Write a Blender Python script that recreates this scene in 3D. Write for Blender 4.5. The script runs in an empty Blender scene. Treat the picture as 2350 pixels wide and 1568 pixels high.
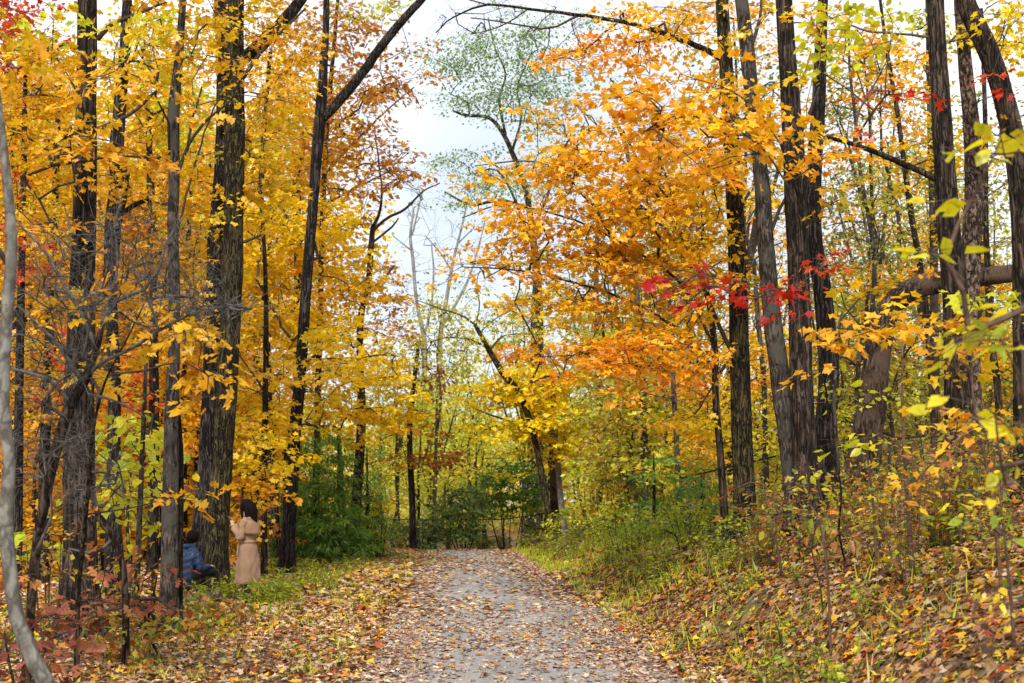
import bpy, math, random
import numpy as np
from mathutils import Vector

rng = np.random.default_rng(11)
random.seed(5)
S = bpy.context.scene
COL = S.collection
R_ = math.radians

# ------------------------------------------------------------------ camera
F, CX, CY, HY, CAMH = 3264.0, 1175.0, 784.0, 1140.0, 1.7
PITCH = math.atan((HY - CY) / F)
cam = bpy.data.cameras.new('camera')
cam.lens = 50.0
cam.sensor_width = 36.0
cam.clip_start = 0.1
cam.clip_end = 2000.0
cam.dof.use_dof = True
cam.dof.focus_distance = 20.0
cam.dof.aperture_fstop = 3.2
camo = bpy.data.objects.new('camera', cam)
camo.location = (0, 0, CAMH)
camo.rotation_euler = (math.pi / 2 + PITCH, 0, 0)
COL.objects.link(camo)
S.camera = camo

# ------------------------------------------------------------------ sky, sun, exposure
SUN_EL, SUN_ROT = R_(43), R_(187)     # behind the camera along the path, veiled by cloud
w = bpy.data.worlds.new('World')
S.world = w
w.use_nodes = True
nt = w.node_tree
nt.nodes.clear()
wo = nt.nodes.new('ShaderNodeOutputWorld')
bg = nt.nodes.new('ShaderNodeBackground')
sky = nt.nodes.new('ShaderNodeTexSky')
sky.sky_type = 'NISHITA'
sky.sun_disc = False
sky.sun_elevation = SUN_EL
sky.sun_rotation = SUN_ROT
sky.air_density = 1.0
sky.dust_density = 2.0
tc = nt.nodes.new('ShaderNodeTexCoord')
cn = nt.nodes.new('ShaderNodeTexNoise')
cn.inputs['Scale'].default_value = 2.2
cn.inputs['Detail'].default_value = 6
cr = nt.nodes.new('ShaderNodeValToRGB')
cr.color_ramp.elements[0].position = 0.25
cr.color_ramp.elements[0].color = (0.72, 0.72, 0.72, 1)
cr.color_ramp.elements[1].position = 0.62
cr.color_ramp.elements[1].color = (0.97, 0.97, 0.97, 1)
mx = nt.nodes.new('ShaderNodeMix')
mx.data_type = 'RGBA'
cc_ = nt.nodes.new('ShaderNodeValToRGB')               # the cloud sheet, thin and thick
cc_.color_ramp.elements[0].position = 0.36
cc_.color_ramp.elements[0].color = (5.7, 6.3, 7.1, 1)
cc_.color_ramp.elements[1].position = 0.66
cc_.color_ramp.elements[1].color = (9.0, 9.2, 9.5, 1)
nt.links.new(cn.outputs['Fac'], cc_.inputs['Fac'])
nt.links.new(cc_.outputs['Color'], mx.inputs[7])
nt.links.new(tc.outputs['Generated'], cn.inputs['Vector'])
nt.links.new(cn.outputs['Fac'], cr.inputs['Fac'])
nt.links.new(cr.outputs['Color'], mx.inputs[0])
nt.links.new(sky.outputs['Color'], mx.inputs[6])
nt.links.new(mx.outputs[2], bg.inputs['Color'])
nt.links.new(bg.outputs['Background'], wo.inputs['Surface'])
bg.inputs['Strength'].default_value = 0.09

sl = bpy.data.lights.new('sun', 'SUN')
sl.energy = 3.0
sl.angle = R_(20)
sl.color = (1.0, 0.95, 0.86)
so = bpy.data.objects.new('sun', sl)
so.rotation_euler = (math.pi / 2 - SUN_EL, 0, math.pi - SUN_ROT)
COL.objects.link(so)
S.view_settings.view_transform = 'Standard'
S.view_settings.look = 'None'
S.view_settings.gamma = 1.0
S.view_settings.exposure = 0.84
S.cycles.max_bounces = 7
S.cycles.diffuse_bounces = 4
S.cycles.glossy_bounces = 2
S.cycles.transmission_bounces = 4
S.cycles.transparent_max_bounces = 4


def at(px, py, d):
    """the point seen at photo position (px, py) (2350 x 1568 grid), d metres ahead"""
    u = (px - CX) / F
    v = (CY - py) / F
    c, s = math.cos(PITCH), math.sin(PITCH)
    t = d / (c - v * s)
    return np.array([u * t, d, CAMH + (s + v * c) * t])


# ------------------------------------------------------------------ terrain functions
_py = np.arange(-40, 320, 1.0)
_pc = np.interp(_py, [-40, 0, 13, 24, 37, 44, 52, 62, 80, 110, 320], [.35, .3, .1, -.3, -.9, -1.25, -2.2, -5.5, -15, -34, -160])
_pc = np.convolve(np.pad(_pc, 4, mode='edge'), np.ones(9) / 9, mode='valid')


def pc(y):
    return np.interp(y, _py, _pc)


def sstep(x, a, b):
    t = np.clip((x - a) / (b - a), 0, 1)
    return t * t * (3 - 2 * t)


def gz(x, y):
    x = np.asarray(x, float)
    y = np.asarray(y, float)
    u = x - pc(y)
    ur = np.clip(u - 1.75, 0, None)
    h = 2.35 * (1 - np.exp(-ur / 3.7)) * sstep(ur, -.2, 1.2)
    s = np.interp(y, [0, 22, 32, 45, 60], [1, 1, .8, .42, .25])
    ul = np.clip(-u - 2.0, 0, None)
    left = -0.02 * ul - 1.1 * sstep(ul, 5.5, 14)
    t = np.clip(y - 44, 0, None)
    crest = -1.25 * (1 - np.exp(-(t / 13.0) ** 2))
    off = sstep(np.abs(u), 1.6, 2.6)
    n = 0.035 * np.sin(x * 1.7 + y * .6) + 0.03 * np.sin(x * .9 - y * 1.3 + 1) + .018 * np.sin(3.1 * x + 2.3 * y)
    return h * s + left + crest + n * off


# ------------------------------------------------------------------ materials
def new_mat(name):
    m = bpy.data.materials.new(name)
    m.use_nodes = True
    t = m.node_tree
    t.nodes.clear()
    out = t.nodes.new('ShaderNodeOutputMaterial')
    return m, t, out


def N(t, kind, **kw):
    n = t.nodes.new(kind)
    for k, v in kw.items():
        if k in n.inputs:
            n.inputs[k].default_value = v
        else:
            setattr(n, k, v)
    return n


def ramp(t, stops):
    r = t.nodes.new('ShaderNodeValToRGB')
    e = r.color_ramp.elements
    while len(e) < len(stops):
        e.new(0.5)
    for el, (p, c) in zip(e, stops):
        el.position = p
        el.color = (*c, 1) if len(c) == 3 else c
    return r


def leaf_mat(name='leaf', trans=0.42, objvar=0.0):
    m, t, out = new_mat(name)
    a = N(t, 'ShaderNodeAttribute', attribute_name='Col')
    col = a.outputs['Color']
    # blotches and veins as fine variation of the pigment
    tcn = N(t, 'ShaderNodeTexCoord')
    no = N(t, 'ShaderNodeTexNoise', Scale=38.0, Detail=2.0)
    t.links.new(tcn.outputs['Object'], no.inputs['Vector'])
    rp = ramp(t, [(.27, (.42, .30, .2)), (.36, (.80, .74, .66)), (.5, (1, 1, 1)), (.75, (1.1, 1.08, 1))])
    t.links.new(no.outputs['Fac'], rp.inputs['Fac'])
    mu = N(t, 'ShaderNodeMix', data_type='RGBA', blend_type='MULTIPLY')
    mu.inputs[0].default_value = 0.8
    t.links.new(col, mu.inputs[6])
    t.links.new(rp.outputs['Color'], mu.inputs[7])
    col = mu.outputs[2]
    if objvar > 0:
        oi = N(t, 'ShaderNodeObjectInfo')
        hv = N(t, 'ShaderNodeHueSaturation')
        mr = N(t, 'ShaderNodeMapRange')
        mr.inputs['To Min'].default_value = 0.5 - objvar
        mr.inputs['To Max'].default_value = 0.5 + objvar
        t.links.new(oi.outputs['Random'], mr.inputs['Value'])
        t.links.new(mr.outputs['Result'], hv.inputs['Hue'])
        t.links.new(col, hv.inputs['Color'])
        col = hv.outputs['Color']
    d = N(t, 'ShaderNodeBsdfDiffuse')
    tr = N(t, 'ShaderNodeBsdfTranslucent')
    gl = N(t, 'ShaderNodeBsdfGlossy', Roughness=0.42)
    gl.inputs['Color'].default_value = (1, 1, 1, 1)
    t.links.new(col, d.inputs['Color'])
    t.links.new(col, tr.inputs['Color'])
    m1 = N(t, 'ShaderNodeMixShader')
    m1.inputs[0].default_value = trans
    t.links.new(d.outputs[0], m1.inputs[1])
    t.links.new(tr.outputs[0], m1.inputs[2])
    m2 = N(t, 'ShaderNodeMixShader')
    m2.inputs[0].default_value = 0.025
    t.links.new(m1.outputs[0], m2.inputs[1])
    t.links.new(gl.outputs[0], m2.inputs[2])
    t.links.new(m2.outputs[0], out.inputs['Surface'])
    return m


def bark_mat(name, dark, mid, light, zs=0.12, scale=28.0, bump=0.6, moss=0.0, patch=None, mosscol=(.07, .085, .012)):
    m, t, out = new_mat(name)
    tcn = N(t, 'ShaderNodeTexCoord')
    mp = N(t, 'ShaderNodeMapping')
    mp.inputs['Scale'].default_value = (1, 1, zs)
    t.links.new(tcn.outputs['Object'], mp.inputs['Vector'])
    wv = N(t, 'ShaderNodeTexNoise', Scale=3.0, Detail=3.0)
    t.links.new(tcn.outputs['Object'], wv.inputs['Vector'])
    ad = N(t, 'ShaderNodeMix', data_type='RGBA', blend_type='LINEAR_LIGHT')
    ad.inputs[0].default_value = 0.05
    t.links.new(mp.outputs[0], ad.inputs[6])
    t.links.new(wv.outputs['Color'], ad.inputs[7])
    n1 = N(t, 'ShaderNodeTexNoise', Scale=scale, Detail=5.0, Roughness=0.65)
    t.links.new(ad.outputs[2], n1.inputs['Vector'])
    n2 = N(t, 'ShaderNodeTexNoise', Scale=scale * .62, Detail=3.0, Roughness=0.55)
    t.links.new(ad.outputs[2], n2.inputs['Vector'])
    rg = N(t, 'ShaderNodeMath', operation='SUBTRACT')       # ridges: |n - .5|
    rg.inputs[1].default_value = .5
    t.links.new(n2.outputs['Fac'], rg.inputs[0])
    ab = N(t, 'ShaderNodeMath', operation='ABSOLUTE')
    t.links.new(rg.outputs[0], ab.inputs[0])
    vr = ramp(t, [(0.0, (0, 0, 0)), (0.09, (1, 1, 1))])
    t.links.new(ab.outputs[0], vr.inputs['Fac'])
    big = N(t, 'ShaderNodeTexNoise', Scale=2.6, Detail=4.0)
    t.links.new(tcn.outputs['Object'], big.inputs['Vector'])
    mm = N(t, 'ShaderNodeMath', operation='MULTIPLY')
    t.links.new(n1.outputs['Fac'], mm.inputs[0])
    md = N(t, 'ShaderNodeMath', operation='MULTIPLY_ADD')
    md.inputs[1].default_value = 0.6
    t.links.new(vr.outputs['Color'], md.inputs[0])
    t.links.new(big.outputs['Fac'], md.inputs[2])
    t.links.new(md.outputs[0], mm.inputs[1])
    rp = ramp(t, [(.26, dark), (.47, mid), (.68, light)])
    t.links.new(mm.outputs[0], rp.inputs['Fac'])
    col = rp.outputs['Color']
    if patch:
        pn = N(t, 'ShaderNodeTexNoise', Scale=2.3, Detail=4.0)
        t.links.new(tcn.outputs['Object'], pn.inputs['Vector'])
        pr = ramp(t, [(.5, (0, 0, 0)), (.6, (1, 1, 1))])
        t.links.new(pn.outputs['Fac'], pr.inputs['Fac'])
        pm = N(t, 'ShaderNodeMix', data_type='RGBA')
        t.links.new(pr.outputs['Color'], pm.inputs[0])
        t.links.new(col, pm.inputs[6])
        pm.inputs[7].default_value = (*patch, 1)
        col = pm.outputs[2]
    if moss > 0:
        ms = N(t, 'ShaderNodeTexNoise', Scale=9.0, Detail=5.0, Roughness=.7)
        t.links.new(tcn.outputs['Object'], ms.inputs['Vector'])
        mr = ramp(t, [(.62 - moss * .3, (0, 0, 0)), (.7 - moss * .2, (1, 1, 1))])
        t.links.new(ms.outputs['Fac'], mr.inputs['Fac'])
        mxx = N(t, 'ShaderNodeMix', data_type='RGBA')
        t.links.new(mr.outputs['Color'], mxx.inputs[0])
        t.links.new(col, mxx.inputs[6])
        mxx.inputs[7].default_value = (*mosscol, 1)
        col = mxx.outputs[2]
    b = N(t, 'ShaderNodeBsdfPrincipled', Roughness=0.88)
    b.inputs['Specular IOR Level'].default_value = 0.12
    bp = N(t, 'ShaderNodeBump', Strength=bump, Distance=0.03)
    t.links.new(mm.outputs[0], bp.inputs['Height'])
    t.links.new(bp.outputs['Normal'], b.inputs['Normal'])
    t.links.new(col, b.inputs['Base Color'])
    t.links.new(b.outputs[0], out.inputs['Surface'])
    return m


def plain_mat(name, c1, c2, scale=20.0, rough=.8, bump=0.1, spec=.3, stretch=(1, 1, 1), metal=0.0):
    m, t, out = new_mat(name)
    tcn = N(t, 'ShaderNodeTexCoord')
    mp = N(t, 'ShaderNodeMapping')
    mp.inputs['Scale'].default_value = stretch
    n = N(t, 'ShaderNodeTexNoise', Scale=scale, Detail=4.0)
    t.links.new(tcn.outputs['Object'], mp.inputs['Vector'])
    t.links.new(mp.outputs[0], n.inputs['Vector'])
    rp = ramp(t, [(.35, c1), (.65, c2)])
    t.links.new(n.outputs['Fac'], rp.inputs['Fac'])
    b = N(t, 'ShaderNodeBsdfPrincipled', Roughness=rough, Metallic=metal)
    b.inputs['Specular IOR Level'].default_value = spec
    bp = N(t, 'ShaderNodeBump', Strength=bump, Distance=0.01)
    t.links.new(n.outputs['Fac'], bp.inputs['Height'])
    t.links.new(bp.outputs['Normal'], b.inputs['Normal'])
    t.links.new(rp.outputs['Color'], b.inputs['Base Color'])
    t.links.new(b.outputs[0], out.inputs['Surface'])
    return m


M = {}
M['leaf'] = leaf_mat('leaf', .5)
M['leaf_far'] = leaf_mat('leaf_far', .5, objvar=.012)
M['litter'] = leaf_mat('litter', .08)
M['grass'] = leaf_mat('grass', .3)
M['bark'] = bark_mat('bark_brown', (.004, .003, .0025), (.026, .018, .013), (.090, .066, .050), zs=.09)
M['bark_grey'] = bark_mat('bark_grey', (.010, .008, .0065), (.040, .032, .026), (.11, .092, .078), zs=.22, scale=26, bump=.5, patch=(.060, .053, .045))
M['bark_dark'] = bark_mat('bark_dark', (.003, .0022, .002), (.016, .012, .010), (.078, .066, .058), zs=.08, scale=34, bump=.9)
M['bark_moss'] = bark_mat('bark_mossy', (.003, .0025, .0016), (.020, .015, .008), (.11, .085, .042), zs=.14, scale=38, bump=.8, moss=.12, mosscol=(.05, .06, .010))
M['bark_red'] = bark_mat('bark_reddish', (.012, .008, .006), (.048, .031, .021), (.135, .096, .070), zs=.2, scale=22, bump=.9, patch=(.092, .060, .042))
M['bark_scaly'] = bark_mat('bark_scaly', (.008, .005, .004), (.07, .045, .032), (.2, .15, .12), zs=.55, scale=18, bump=1.0)
M['bark_pale'] = bark_mat('bark_pale', (.12, .115, .11), (.20, .19, .18), (.30, .29, .275), zs=.35, scale=16, bump=.2)
M['bark_smooth'] = bark_mat('bark_smooth', (.07, .062, .055), (.125, .115, .10), (.20, .19, .17), zs=.6, scale=12, bump=.2, moss=.08, mosscol=(.085, .095, .04))
M['twig'] = plain_mat('twig_dark', (.018, .012, .010), (.06, .045, .038), 30)
M['twig_grey'] = plain_mat('twig_grey', (.022, .018, .016), (.11, .098, .09), 14)
M['twig_red'] = plain_mat('twig_reddish', (.045, .022, .014), (.12, .07, .045), 20)


# ------------------------------------------------------------------ mesh helpers
def wloc(o):
    p = np.zeros(3)
    while o is not None:
        p = p + np.array(o.location)
        o = o.parent
    return p


class MB:
    def __init__(s):
        s.V, s.F, s.C, s.n = [], [], [], 0

    def add(s, V, Fs, col=None):
        V = np.asarray(V, float).reshape(-1, 3)
        if not isinstance(Fs, list):
            Fs = [Fs]
        for f in Fs:
            s.F.append(np.asarray(f, np.int64) + s.n)
        s.V.append(V)
        if col is None:
            col = np.tile([[.5, .5, .5]], (len(V), 1))
        else:
            col = np.asarray(col, float)
            if col.ndim == 1:
                col = np.tile(col[None], (len(V), 1))
        s.C.append(col)
        s.n += len(V)

    def build(s, name, mat, parent=None, smooth=False, origin=None, colors=False):
        if s.n == 0:
            return None
        V = np.concatenate(s.V)
        if origin is None:
            origin = wloc(parent)
        origin = np.asarray(origin, float)
        V = V - origin
        me = bpy.data.meshes.new(name)
        me.vertices.add(len(V))
        me.vertices.foreach_set('co', V.astype(np.float32).ravel())
        li = np.concatenate([f.ravel() for f in s.F])
        lt = np.concatenate([np.full(len(f), f.shape[1]) for f in s.F])
        ls = np.concatenate([[0], np.cumsum(lt)[:-1]])
        me.loops.add(len(li))
        me.loops.foreach_set('vertex_index', li.astype(np.int32))
        me.polygons.add(len(lt))
        me.polygons.foreach_set('loop_start', ls.astype(np.int32))
        if smooth:
            me.polygons.foreach_set('use_smooth', np.ones(len(lt), bool))
        me.update(calc_edges=True)
        if colors:
            C = np.concatenate(s.C)
            C = np.concatenate([C, np.ones((len(C), 1))], 1).astype(np.float32)
            a = me.attributes.new('Col', 'FLOAT_COLOR', 'POINT')
            a.data.foreach_set('color', C.ravel())
        if mat is not None:
            me.materials.append(mat)
        o = bpy.data.objects.new(name, me)
        COL.objects.link(o)
        if parent is None:
            o.location = origin
        else:
            o.parent = parent
            wl = wloc(parent)
            o.location = origin - wl
            if np.abs(origin - wl).max() < 1e-9:
                o.location = (0, 0, 0)
        return o


def tag(o, label, cat, group=None, kind=None):
    if label:
        o['label'] = label
    if cat:
        o['category'] = cat
    if group:
        o['group'] = group
    if kind:
        o['kind'] = kind
    return o


def thing(name, label, cat, loc, group=None):
    o = bpy.data.objects.new(name, None)
    o.empty_display_size = .2
    COL.objects.link(o)
    o.location = [float(v) for v in loc]
    return tag(o, label, cat, group)


def dup(root, loc, rz=0, sc=1.0, label=None, group=None):
    def cp(o, par):
        c = o.copy()
        COL.objects.link(c)
        c.parent = par
        for ch in o.children:
            cp(ch, c)
        return c
    r = cp(root, None)
    r.location = [float(v) for v in loc]
    r.rotation_euler = (0, 0, rz)
    r.scale = (sc, sc, sc)
    if label:
        r['label'] = label
    if group:
        r['group'] = group
    return r


def nrm(v):
    return v / np.maximum(np.linalg.norm(v, axis=-1, keepdims=True), 1e-9)


def catmull(P, step):
    P = np.asarray(P, float)
    if len(P) < 3:
        n = max(2, int(np.linalg.norm(P[1, :3] - P[0, :3]) / step) + 1)
        t = np.linspace(0, 1, n)[:, None]
        return P[0] * (1 - t) + P[1] * t
    Q = np.vstack([2 * P[0] - P[1], P, 2 * P[-1] - P[-2]])
    out = []
    for i in range(1, len(Q) - 2):
        n = max(1, int(np.linalg.norm(Q[i + 1, :3] - Q[i, :3]) / step))
        for k in range(n):
            t = k / n
            out.append(.5 * ((2 * Q[i]) + (-Q[i - 1] + Q[i + 1]) * t + (2 * Q[i - 1] - 5 * Q[i] + 4 * Q[i + 1] - Q[i + 2]) * t * t + (-Q[i - 1] + 3 * Q[i] - 3 * Q[i + 1] + Q[i + 2]) * t ** 3))
    out.append(Q[-2])
    return np.array(out)


def tube(mb, P, R, k=8, mod=None, cap=True, col=None):
    P = np.asarray(P, float)
    R = np.broadcast_to(np.asarray(R, float), (len(P),))
    T = nrm(np.gradient(P, axis=0))
    mt = np.abs(T.mean(0))
    ref = np.zeros(3)
    ref[int(np.argmin(mt))] = 1
    A = nrm(np.cross(T, ref))
    B = np.cross(T, A)
    th = np.linspace(0, 2 * math.pi, k, endpoint=False)
    rr = R[:, None] * (np.ones((len(P), k)) if mod is None else mod)
    V = P[:, None] + rr[..., None] * (np.cos(th)[None, :, None] * A[:, None] + np.sin(th)[None, :, None] * B[:, None])
    n = len(P)
    i = np.arange(n - 1)[:, None] * k
    j = np.arange(k)[None]
    jn = (j + 1) % k
    Fq = np.stack([i + j, i + jn, i + k + jn, i + k + j], -1).reshape(-1, 4)
    Fs = [Fq[:, ::-1]]
    V = V.reshape(-1, 3)
    if cap:
        V = np.vstack([V, P[:1] - T[:1] * R[0] * .2, P[-1:] + T[-1:] * R[-1] * .4])
        a, b = n * k, n * k + 1
        jj = np.arange(k)
        j2 = (jj + 1) % k
        Fs.append(np.stack([np.full(k, a), j2, jj], 1)[:, ::-1])
        o = (n - 1) * k
        Fs.append(np.stack([np.full(k, b), o + jj, o + j2], 1)[:, ::-1])
    mb.add(V, Fs, col)


def segs(mb, A, B, ra, rb, k=4, col=None):
    """many tapered prisms at once"""
    A = np.asarray(A, float).reshape(-1, 3)
    B = np.asarray(B, float).reshape(-1, 3)
    if len(A) == 0:
        return
    ra = np.broadcast_to(ra, (len(A),))
    rb = np.broadcast_to(rb, (len(A),))
    T = nrm(B - A)
    ref = np.where(np.abs(T[:, 2:3]) < .8, np.array([[0, 0, 1.]]), np.array([[1., 0, 0]]))
    X = nrm(np.cross(T, ref))
    Y = np.cross(T, X)
    th = np.linspace(0, 2 * math.pi, k, endpoint=False)
    ring = np.cos(th)[None, :, None] * X[:, None] + np.sin(th)[None, :, None] * Y[:, None]
    V0 = A[:, None] + ring * ra[:, None, None]
    V1 = B[:, None] + T[:, None] * 0.0 + ring * rb[:, None, None]
    V = np.concatenate([V0, V1], 1)
    base = np.arange(len(A))[:, None, None] * (2 * k)
    j = np.arange(k)
    q = np.stack([j, j + k, (j + 1) % k + k, (j + 1) % k], 1)[None]
    mb.add(V.reshape(-1, 3), (base + q).reshape(-1, 4), None if col is None else np.repeat(col, 2 * k, 0))


# ------------------------------------------------------------------ leaves
def _mir(pts, c):
    r = [(x, y) for x, y in pts]
    l = [(-x, y) for x, y in pts[1:-1]][::-1]
    o = np.array(r + l, float)
    return np.vstack([[c], o])


TPL = {
    'maple': _mir([(0, .10), (.36, .02), (.31, .28), (.53, .64), (.24, .62), (0, 1)], (0, .38)),
    'oak': _mir([(0, 0), (.09, .16), (.30, .30), (.12, .38), (.40, .64), (.14, .68), (.22, .9), (0, 1)], (0, .5)),
    'oval': _mir([(0, 0), (.24, .28), (.25, .6), (0, 1)], (0, .45)),
    'heart': _mir([(0, .08), (.28, -.03), (.46, .25), (.36, .6), (0, 1)], (0, .4)),
    'narrow': _mir([(0, 0), (.10, .3), (.09, .6), (0, 1)], (0, .45)),
}
QTPL = {
    'dia': np.array([(0, 0), (.36, .42), (0, 1), (-.36, .42)]),
    'blade': np.array([(0, 0), (.035, .3), (.012, 1), (-.03, .35)]),
    'sliver': np.array([(0, 0), (.10, .35), (0, 1), (-.10, .35)]),
    'six': np.array([(0, .05), (.42, .15), (.40, .7), (0, 1), (-.40, .7), (-.42, .15)]),
}


def add_leaves(mb, P, D, Nn, size, col, kind='maple', fold=.18, curl=.25):
    n = len(P)
    if n == 0:
        return
    Y = nrm(D)
    Z = nrm(Nn - (Nn * Y).sum(1, keepdims=True) * Y)
    X = np.cross(Y, Z)
    fd = fold * rng.uniform(-.4, 1.3, n)[:, None]
    cu = curl * rng.uniform(-.3, 1.4, n)[:, None]
    if kind in TPL:
        T = TPL[kind]
        m = len(T)
        x = T[None, :, 0]
        y = T[None, :, 1]
        z = fd * np.abs(x) * 1.2 - cu * (y - .35) ** 2 * 1.2
        z = z + rng.normal(0, .04, (n, m))
        wd = rng.uniform(.72, 1.15, (n, 1))                  # narrow and broad leaves, ragged edges
        x = x * wd + rng.normal(0, .045, (n, m))
        y = y + rng.normal(0, .04, (n, m)) + x * rng.normal(0, .16, (n, 1))
        V = P[:, None] + size[:, None, None] * (x[..., None] * X[:, None] + y[..., None] * Y[:, None] + z[..., None] * Z[:, None])
        j = np.arange(1, m)
        jn = np.where(j + 1 < m, j + 1, 1)
        tri = np.stack([np.zeros(m - 1, int), j, jn], 1)
        Fi = (np.arange(n)[:, None, None] * m + tri[None]).reshape(-1, 3)
        cc = np.repeat(col[:, None], m, 1)
        cc = cc * np.where((np.arange(m) == 0)[None, :, None], .93, 1.0)
        mb.add(V.reshape(-1, 3), Fi, cc.reshape(-1, 3))
    else:
        T = QTPL[kind]
        m = len(T)
        x = T[None, :, 0]
        y = T[None, :, 1]
        z = fd * np.abs(x) * 1.2 + 0 * y
        V = P[:, None] + size[:, None, None] * (x[..., None] * X[:, None] + y[..., None] * Y[:, None] + z[..., None] * Z[:, None])
        Fi = (np.arange(n)[:, None] * m + np.arange(m)[None])
        mb.add(V.reshape(-1, 3), Fi, np.repeat(col, m, 0))


PAL = {
    'gold': [((.88, .46, .010), 4), ((.92, .56, .012), 4), ((.84, .34, .010), 2.2), ((.74, .60, .02), 1), ((.50, .24, .015), .8)],
    'goldy': [((.93, .60, .010), 5), ((.90, .50, .010), 3), ((.72, .64, .02), 2.2), ((.84, .38, .012), 1), ((.50, .28, .015), .6)],
    'yellow': [((.97, .69, .010), 5), ((.94, .62, .010), 4), ((.82, .70, .02), 2), ((.90, .50, .01), .8)],
    'yg': [((.60, .60, .03), 4), ((.80, .70, .02), 3), ((.36, .45, .03), 2.4), ((.88, .62, .02), 1.8)],
    'ygb': [((.66, .68, .02), 4), ((.78, .70, .02), 4), ((.46, .56, .03), 2)],
    'lemon': [((.74, .66, .012), 4), ((.82, .66, .012), 4), ((.56, .58, .02), 2), ((.62, .44, .03), .6)],
    'orange': [((.94, .46, .010), 4), ((.95, .56, .010), 5), ((.90, .32, .010), 1.7), ((.92, .64, .02), 2.4)],
    'orred': [((.94, .36, .010), 4), ((.95, .47, .012), 4.5), ((.88, .23, .010), 1.1), ((.94, .56, .02), 2)],
    'red': [((.58, .02, .010), 4), ((.42, .010, .012), 3), ((.74, .07, .010), 2)],
    'redor': [((.70, .08, .015), 4), ((.80, .18, .02), 3), ((.55, .03, .02), 2)],
    'rust': [((.64, .25, .012), 4), ((.76, .36, .015), 3.4), ((.45, .14, .012), 2.6), ((.74, .50, .03), 1.2)],
    'brown': [((.38, .12, .018), 4), ((.50, .18, .02), 3), ((.26, .07, .015), 3)],
    'crim': [((.30, .08, .045), 4), ((.40, .14, .06), 3), ((.20, .04, .03), 3), ((.46, .20, .06), 1.5)],
    'salmon': [((.50, .16, .06), 4), ((.60, .24, .07), 3), ((.38, .08, .05), 2)],
    'green': [((.14, .30, .03), 4), ((.24, .42, .04), 3.4), ((.06, .14, .03), 2)],
    'bluegreen': [((.19, .31, .07), 4), ((.30, .42, .10), 3.4), ((.06, .12, .03), 2)],
    'pale': [((.26, .40, .14), 4), ((.36, .50, .18), 3), ((.16, .26, .08), 2)],
    'sunny': [((.99, .80, .012), 5), ((.98, .72, .010), 4), ((.86, .78, .03), 1.6)],
    'weed': [((.36, .46, .02), 4), ((.54, .56, .02), 3), ((.20, .30, .02), 3), ((.64, .56, .03), 1.3)],
    'olive': [((.26, .28, .04), 4), ((.40, .38, .04), 3), ((.16, .19, .03), 2.4), ((.60, .48, .03), 1.5)],
    'mixwood': [((.72, .72, .06), 4), ((.52, .58, .06), 3), ((.86, .68, .04), 3), ((.32, .40, .06), 1), ((.66, .44, .03), .6)],
    'mixfall': [((.45, .42, .04), 3), ((.62, .26, .03), 2), ((.20, .28, .04), 2.5), ((.45, .14, .05), 1.4), ((.80, .56, .02), 2), ((.34, .15, .04), 1.4)],
}


def pick(pal, n):
    p = PAL[pal]
    wts = np.array([q[1] for q in p], float)
    wts /= wts.sum()
    idx = rng.choice(len(p), n, p=wts)
    return np.array([q[0] for q in p])[idx]


def sprays(lf, tw, C, AX, L, pal, kind, size, nl, thick=.05, tilt=.4, droop=.25, twig_r=.0045, hang=.35, twigs=True):
    """foliage sprays: C centre, AX unit axis, L length arrays"""
    n = len(C)
    if n == 0:
        return
    AX = nrm(AX)
    up = np.array([[0, 0, 1.]])
    SD = nrm(np.cross(AX, up + rng.normal(0, .12, (n, 3))))
    UP = np.cross(SD, AX)
    a = rng.uniform(0, 1, (n, nl)) ** .8
    b = rng.uniform(-1, 1, (n, nl)) * (.16 + .42 * np.sin(math.pi * np.clip(a, 0, 1)) ** .7)
    c = rng.normal(0, thick, (n, nl)) - droop * (a ** 2) * .45
    Lr = L[:, None, None]
    P = C[:, None] + Lr * ((a[..., None] - .5) * AX[:, None] + b[..., None] * SD[:, None] + c[..., None] * UP[:, None])
    D = AX[:, None] * (.45 + .4 * a[..., None]) + SD[:, None] * np.sign(b)[..., None] * rng.uniform(.1, 1.1, (n, nl, 1)) + rng.normal(0, .35, (n, nl, 3))
    D[..., 2] -= hang * rng.uniform(0, 2, (n, nl))
    Nn = UP[:, None] + rng.normal(0, tilt, (n, nl, 3))
    s0 = pick(pal, n)[:, None]
    s1 = pick(pal, n * nl).reshape(n, nl, 3)
    k = rng.uniform(.2, .8, (n, 1, 1))
    col = (s0 * k + s1 * (1 - k)) * rng.uniform(.72, 1.1, (n, nl, 1))
    sz = size * rng.uniform(.5, 1.28, (n, nl))
    add_leaves(lf, P.reshape(-1, 3), D.reshape(-1, 3), Nn.reshape(-1, 3), sz.ravel(), col.reshape(-1, 3), kind)
    if twigs and tw is not None:
        A0 = C - AX * L[:, None] * .5
        A1 = C + AX * L[:, None] * .1 - UP * L[:, None] * droop * .1
        A2 = C + AX * L[:, None] * .48 - UP * L[:, None] * droop * .42
        segs(tw, A0, A1, twig_r, twig_r * .75, 3)
        segs(tw, A1, A2, twig_r * .75, twig_r * .4, 3)
        for f, sgn in ((-.25, 1), (-.1, -1), (.08, 1), (.22, -1)):
            B0 = C + AX * L[:, None] * f
            B1 = B0 + L[:, None] * (AX * .22 + SD * sgn * .36 - UP * .05)
            segs(tw, B0, B1, twig_r * .6, twig_r * .3, 3)


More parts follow.
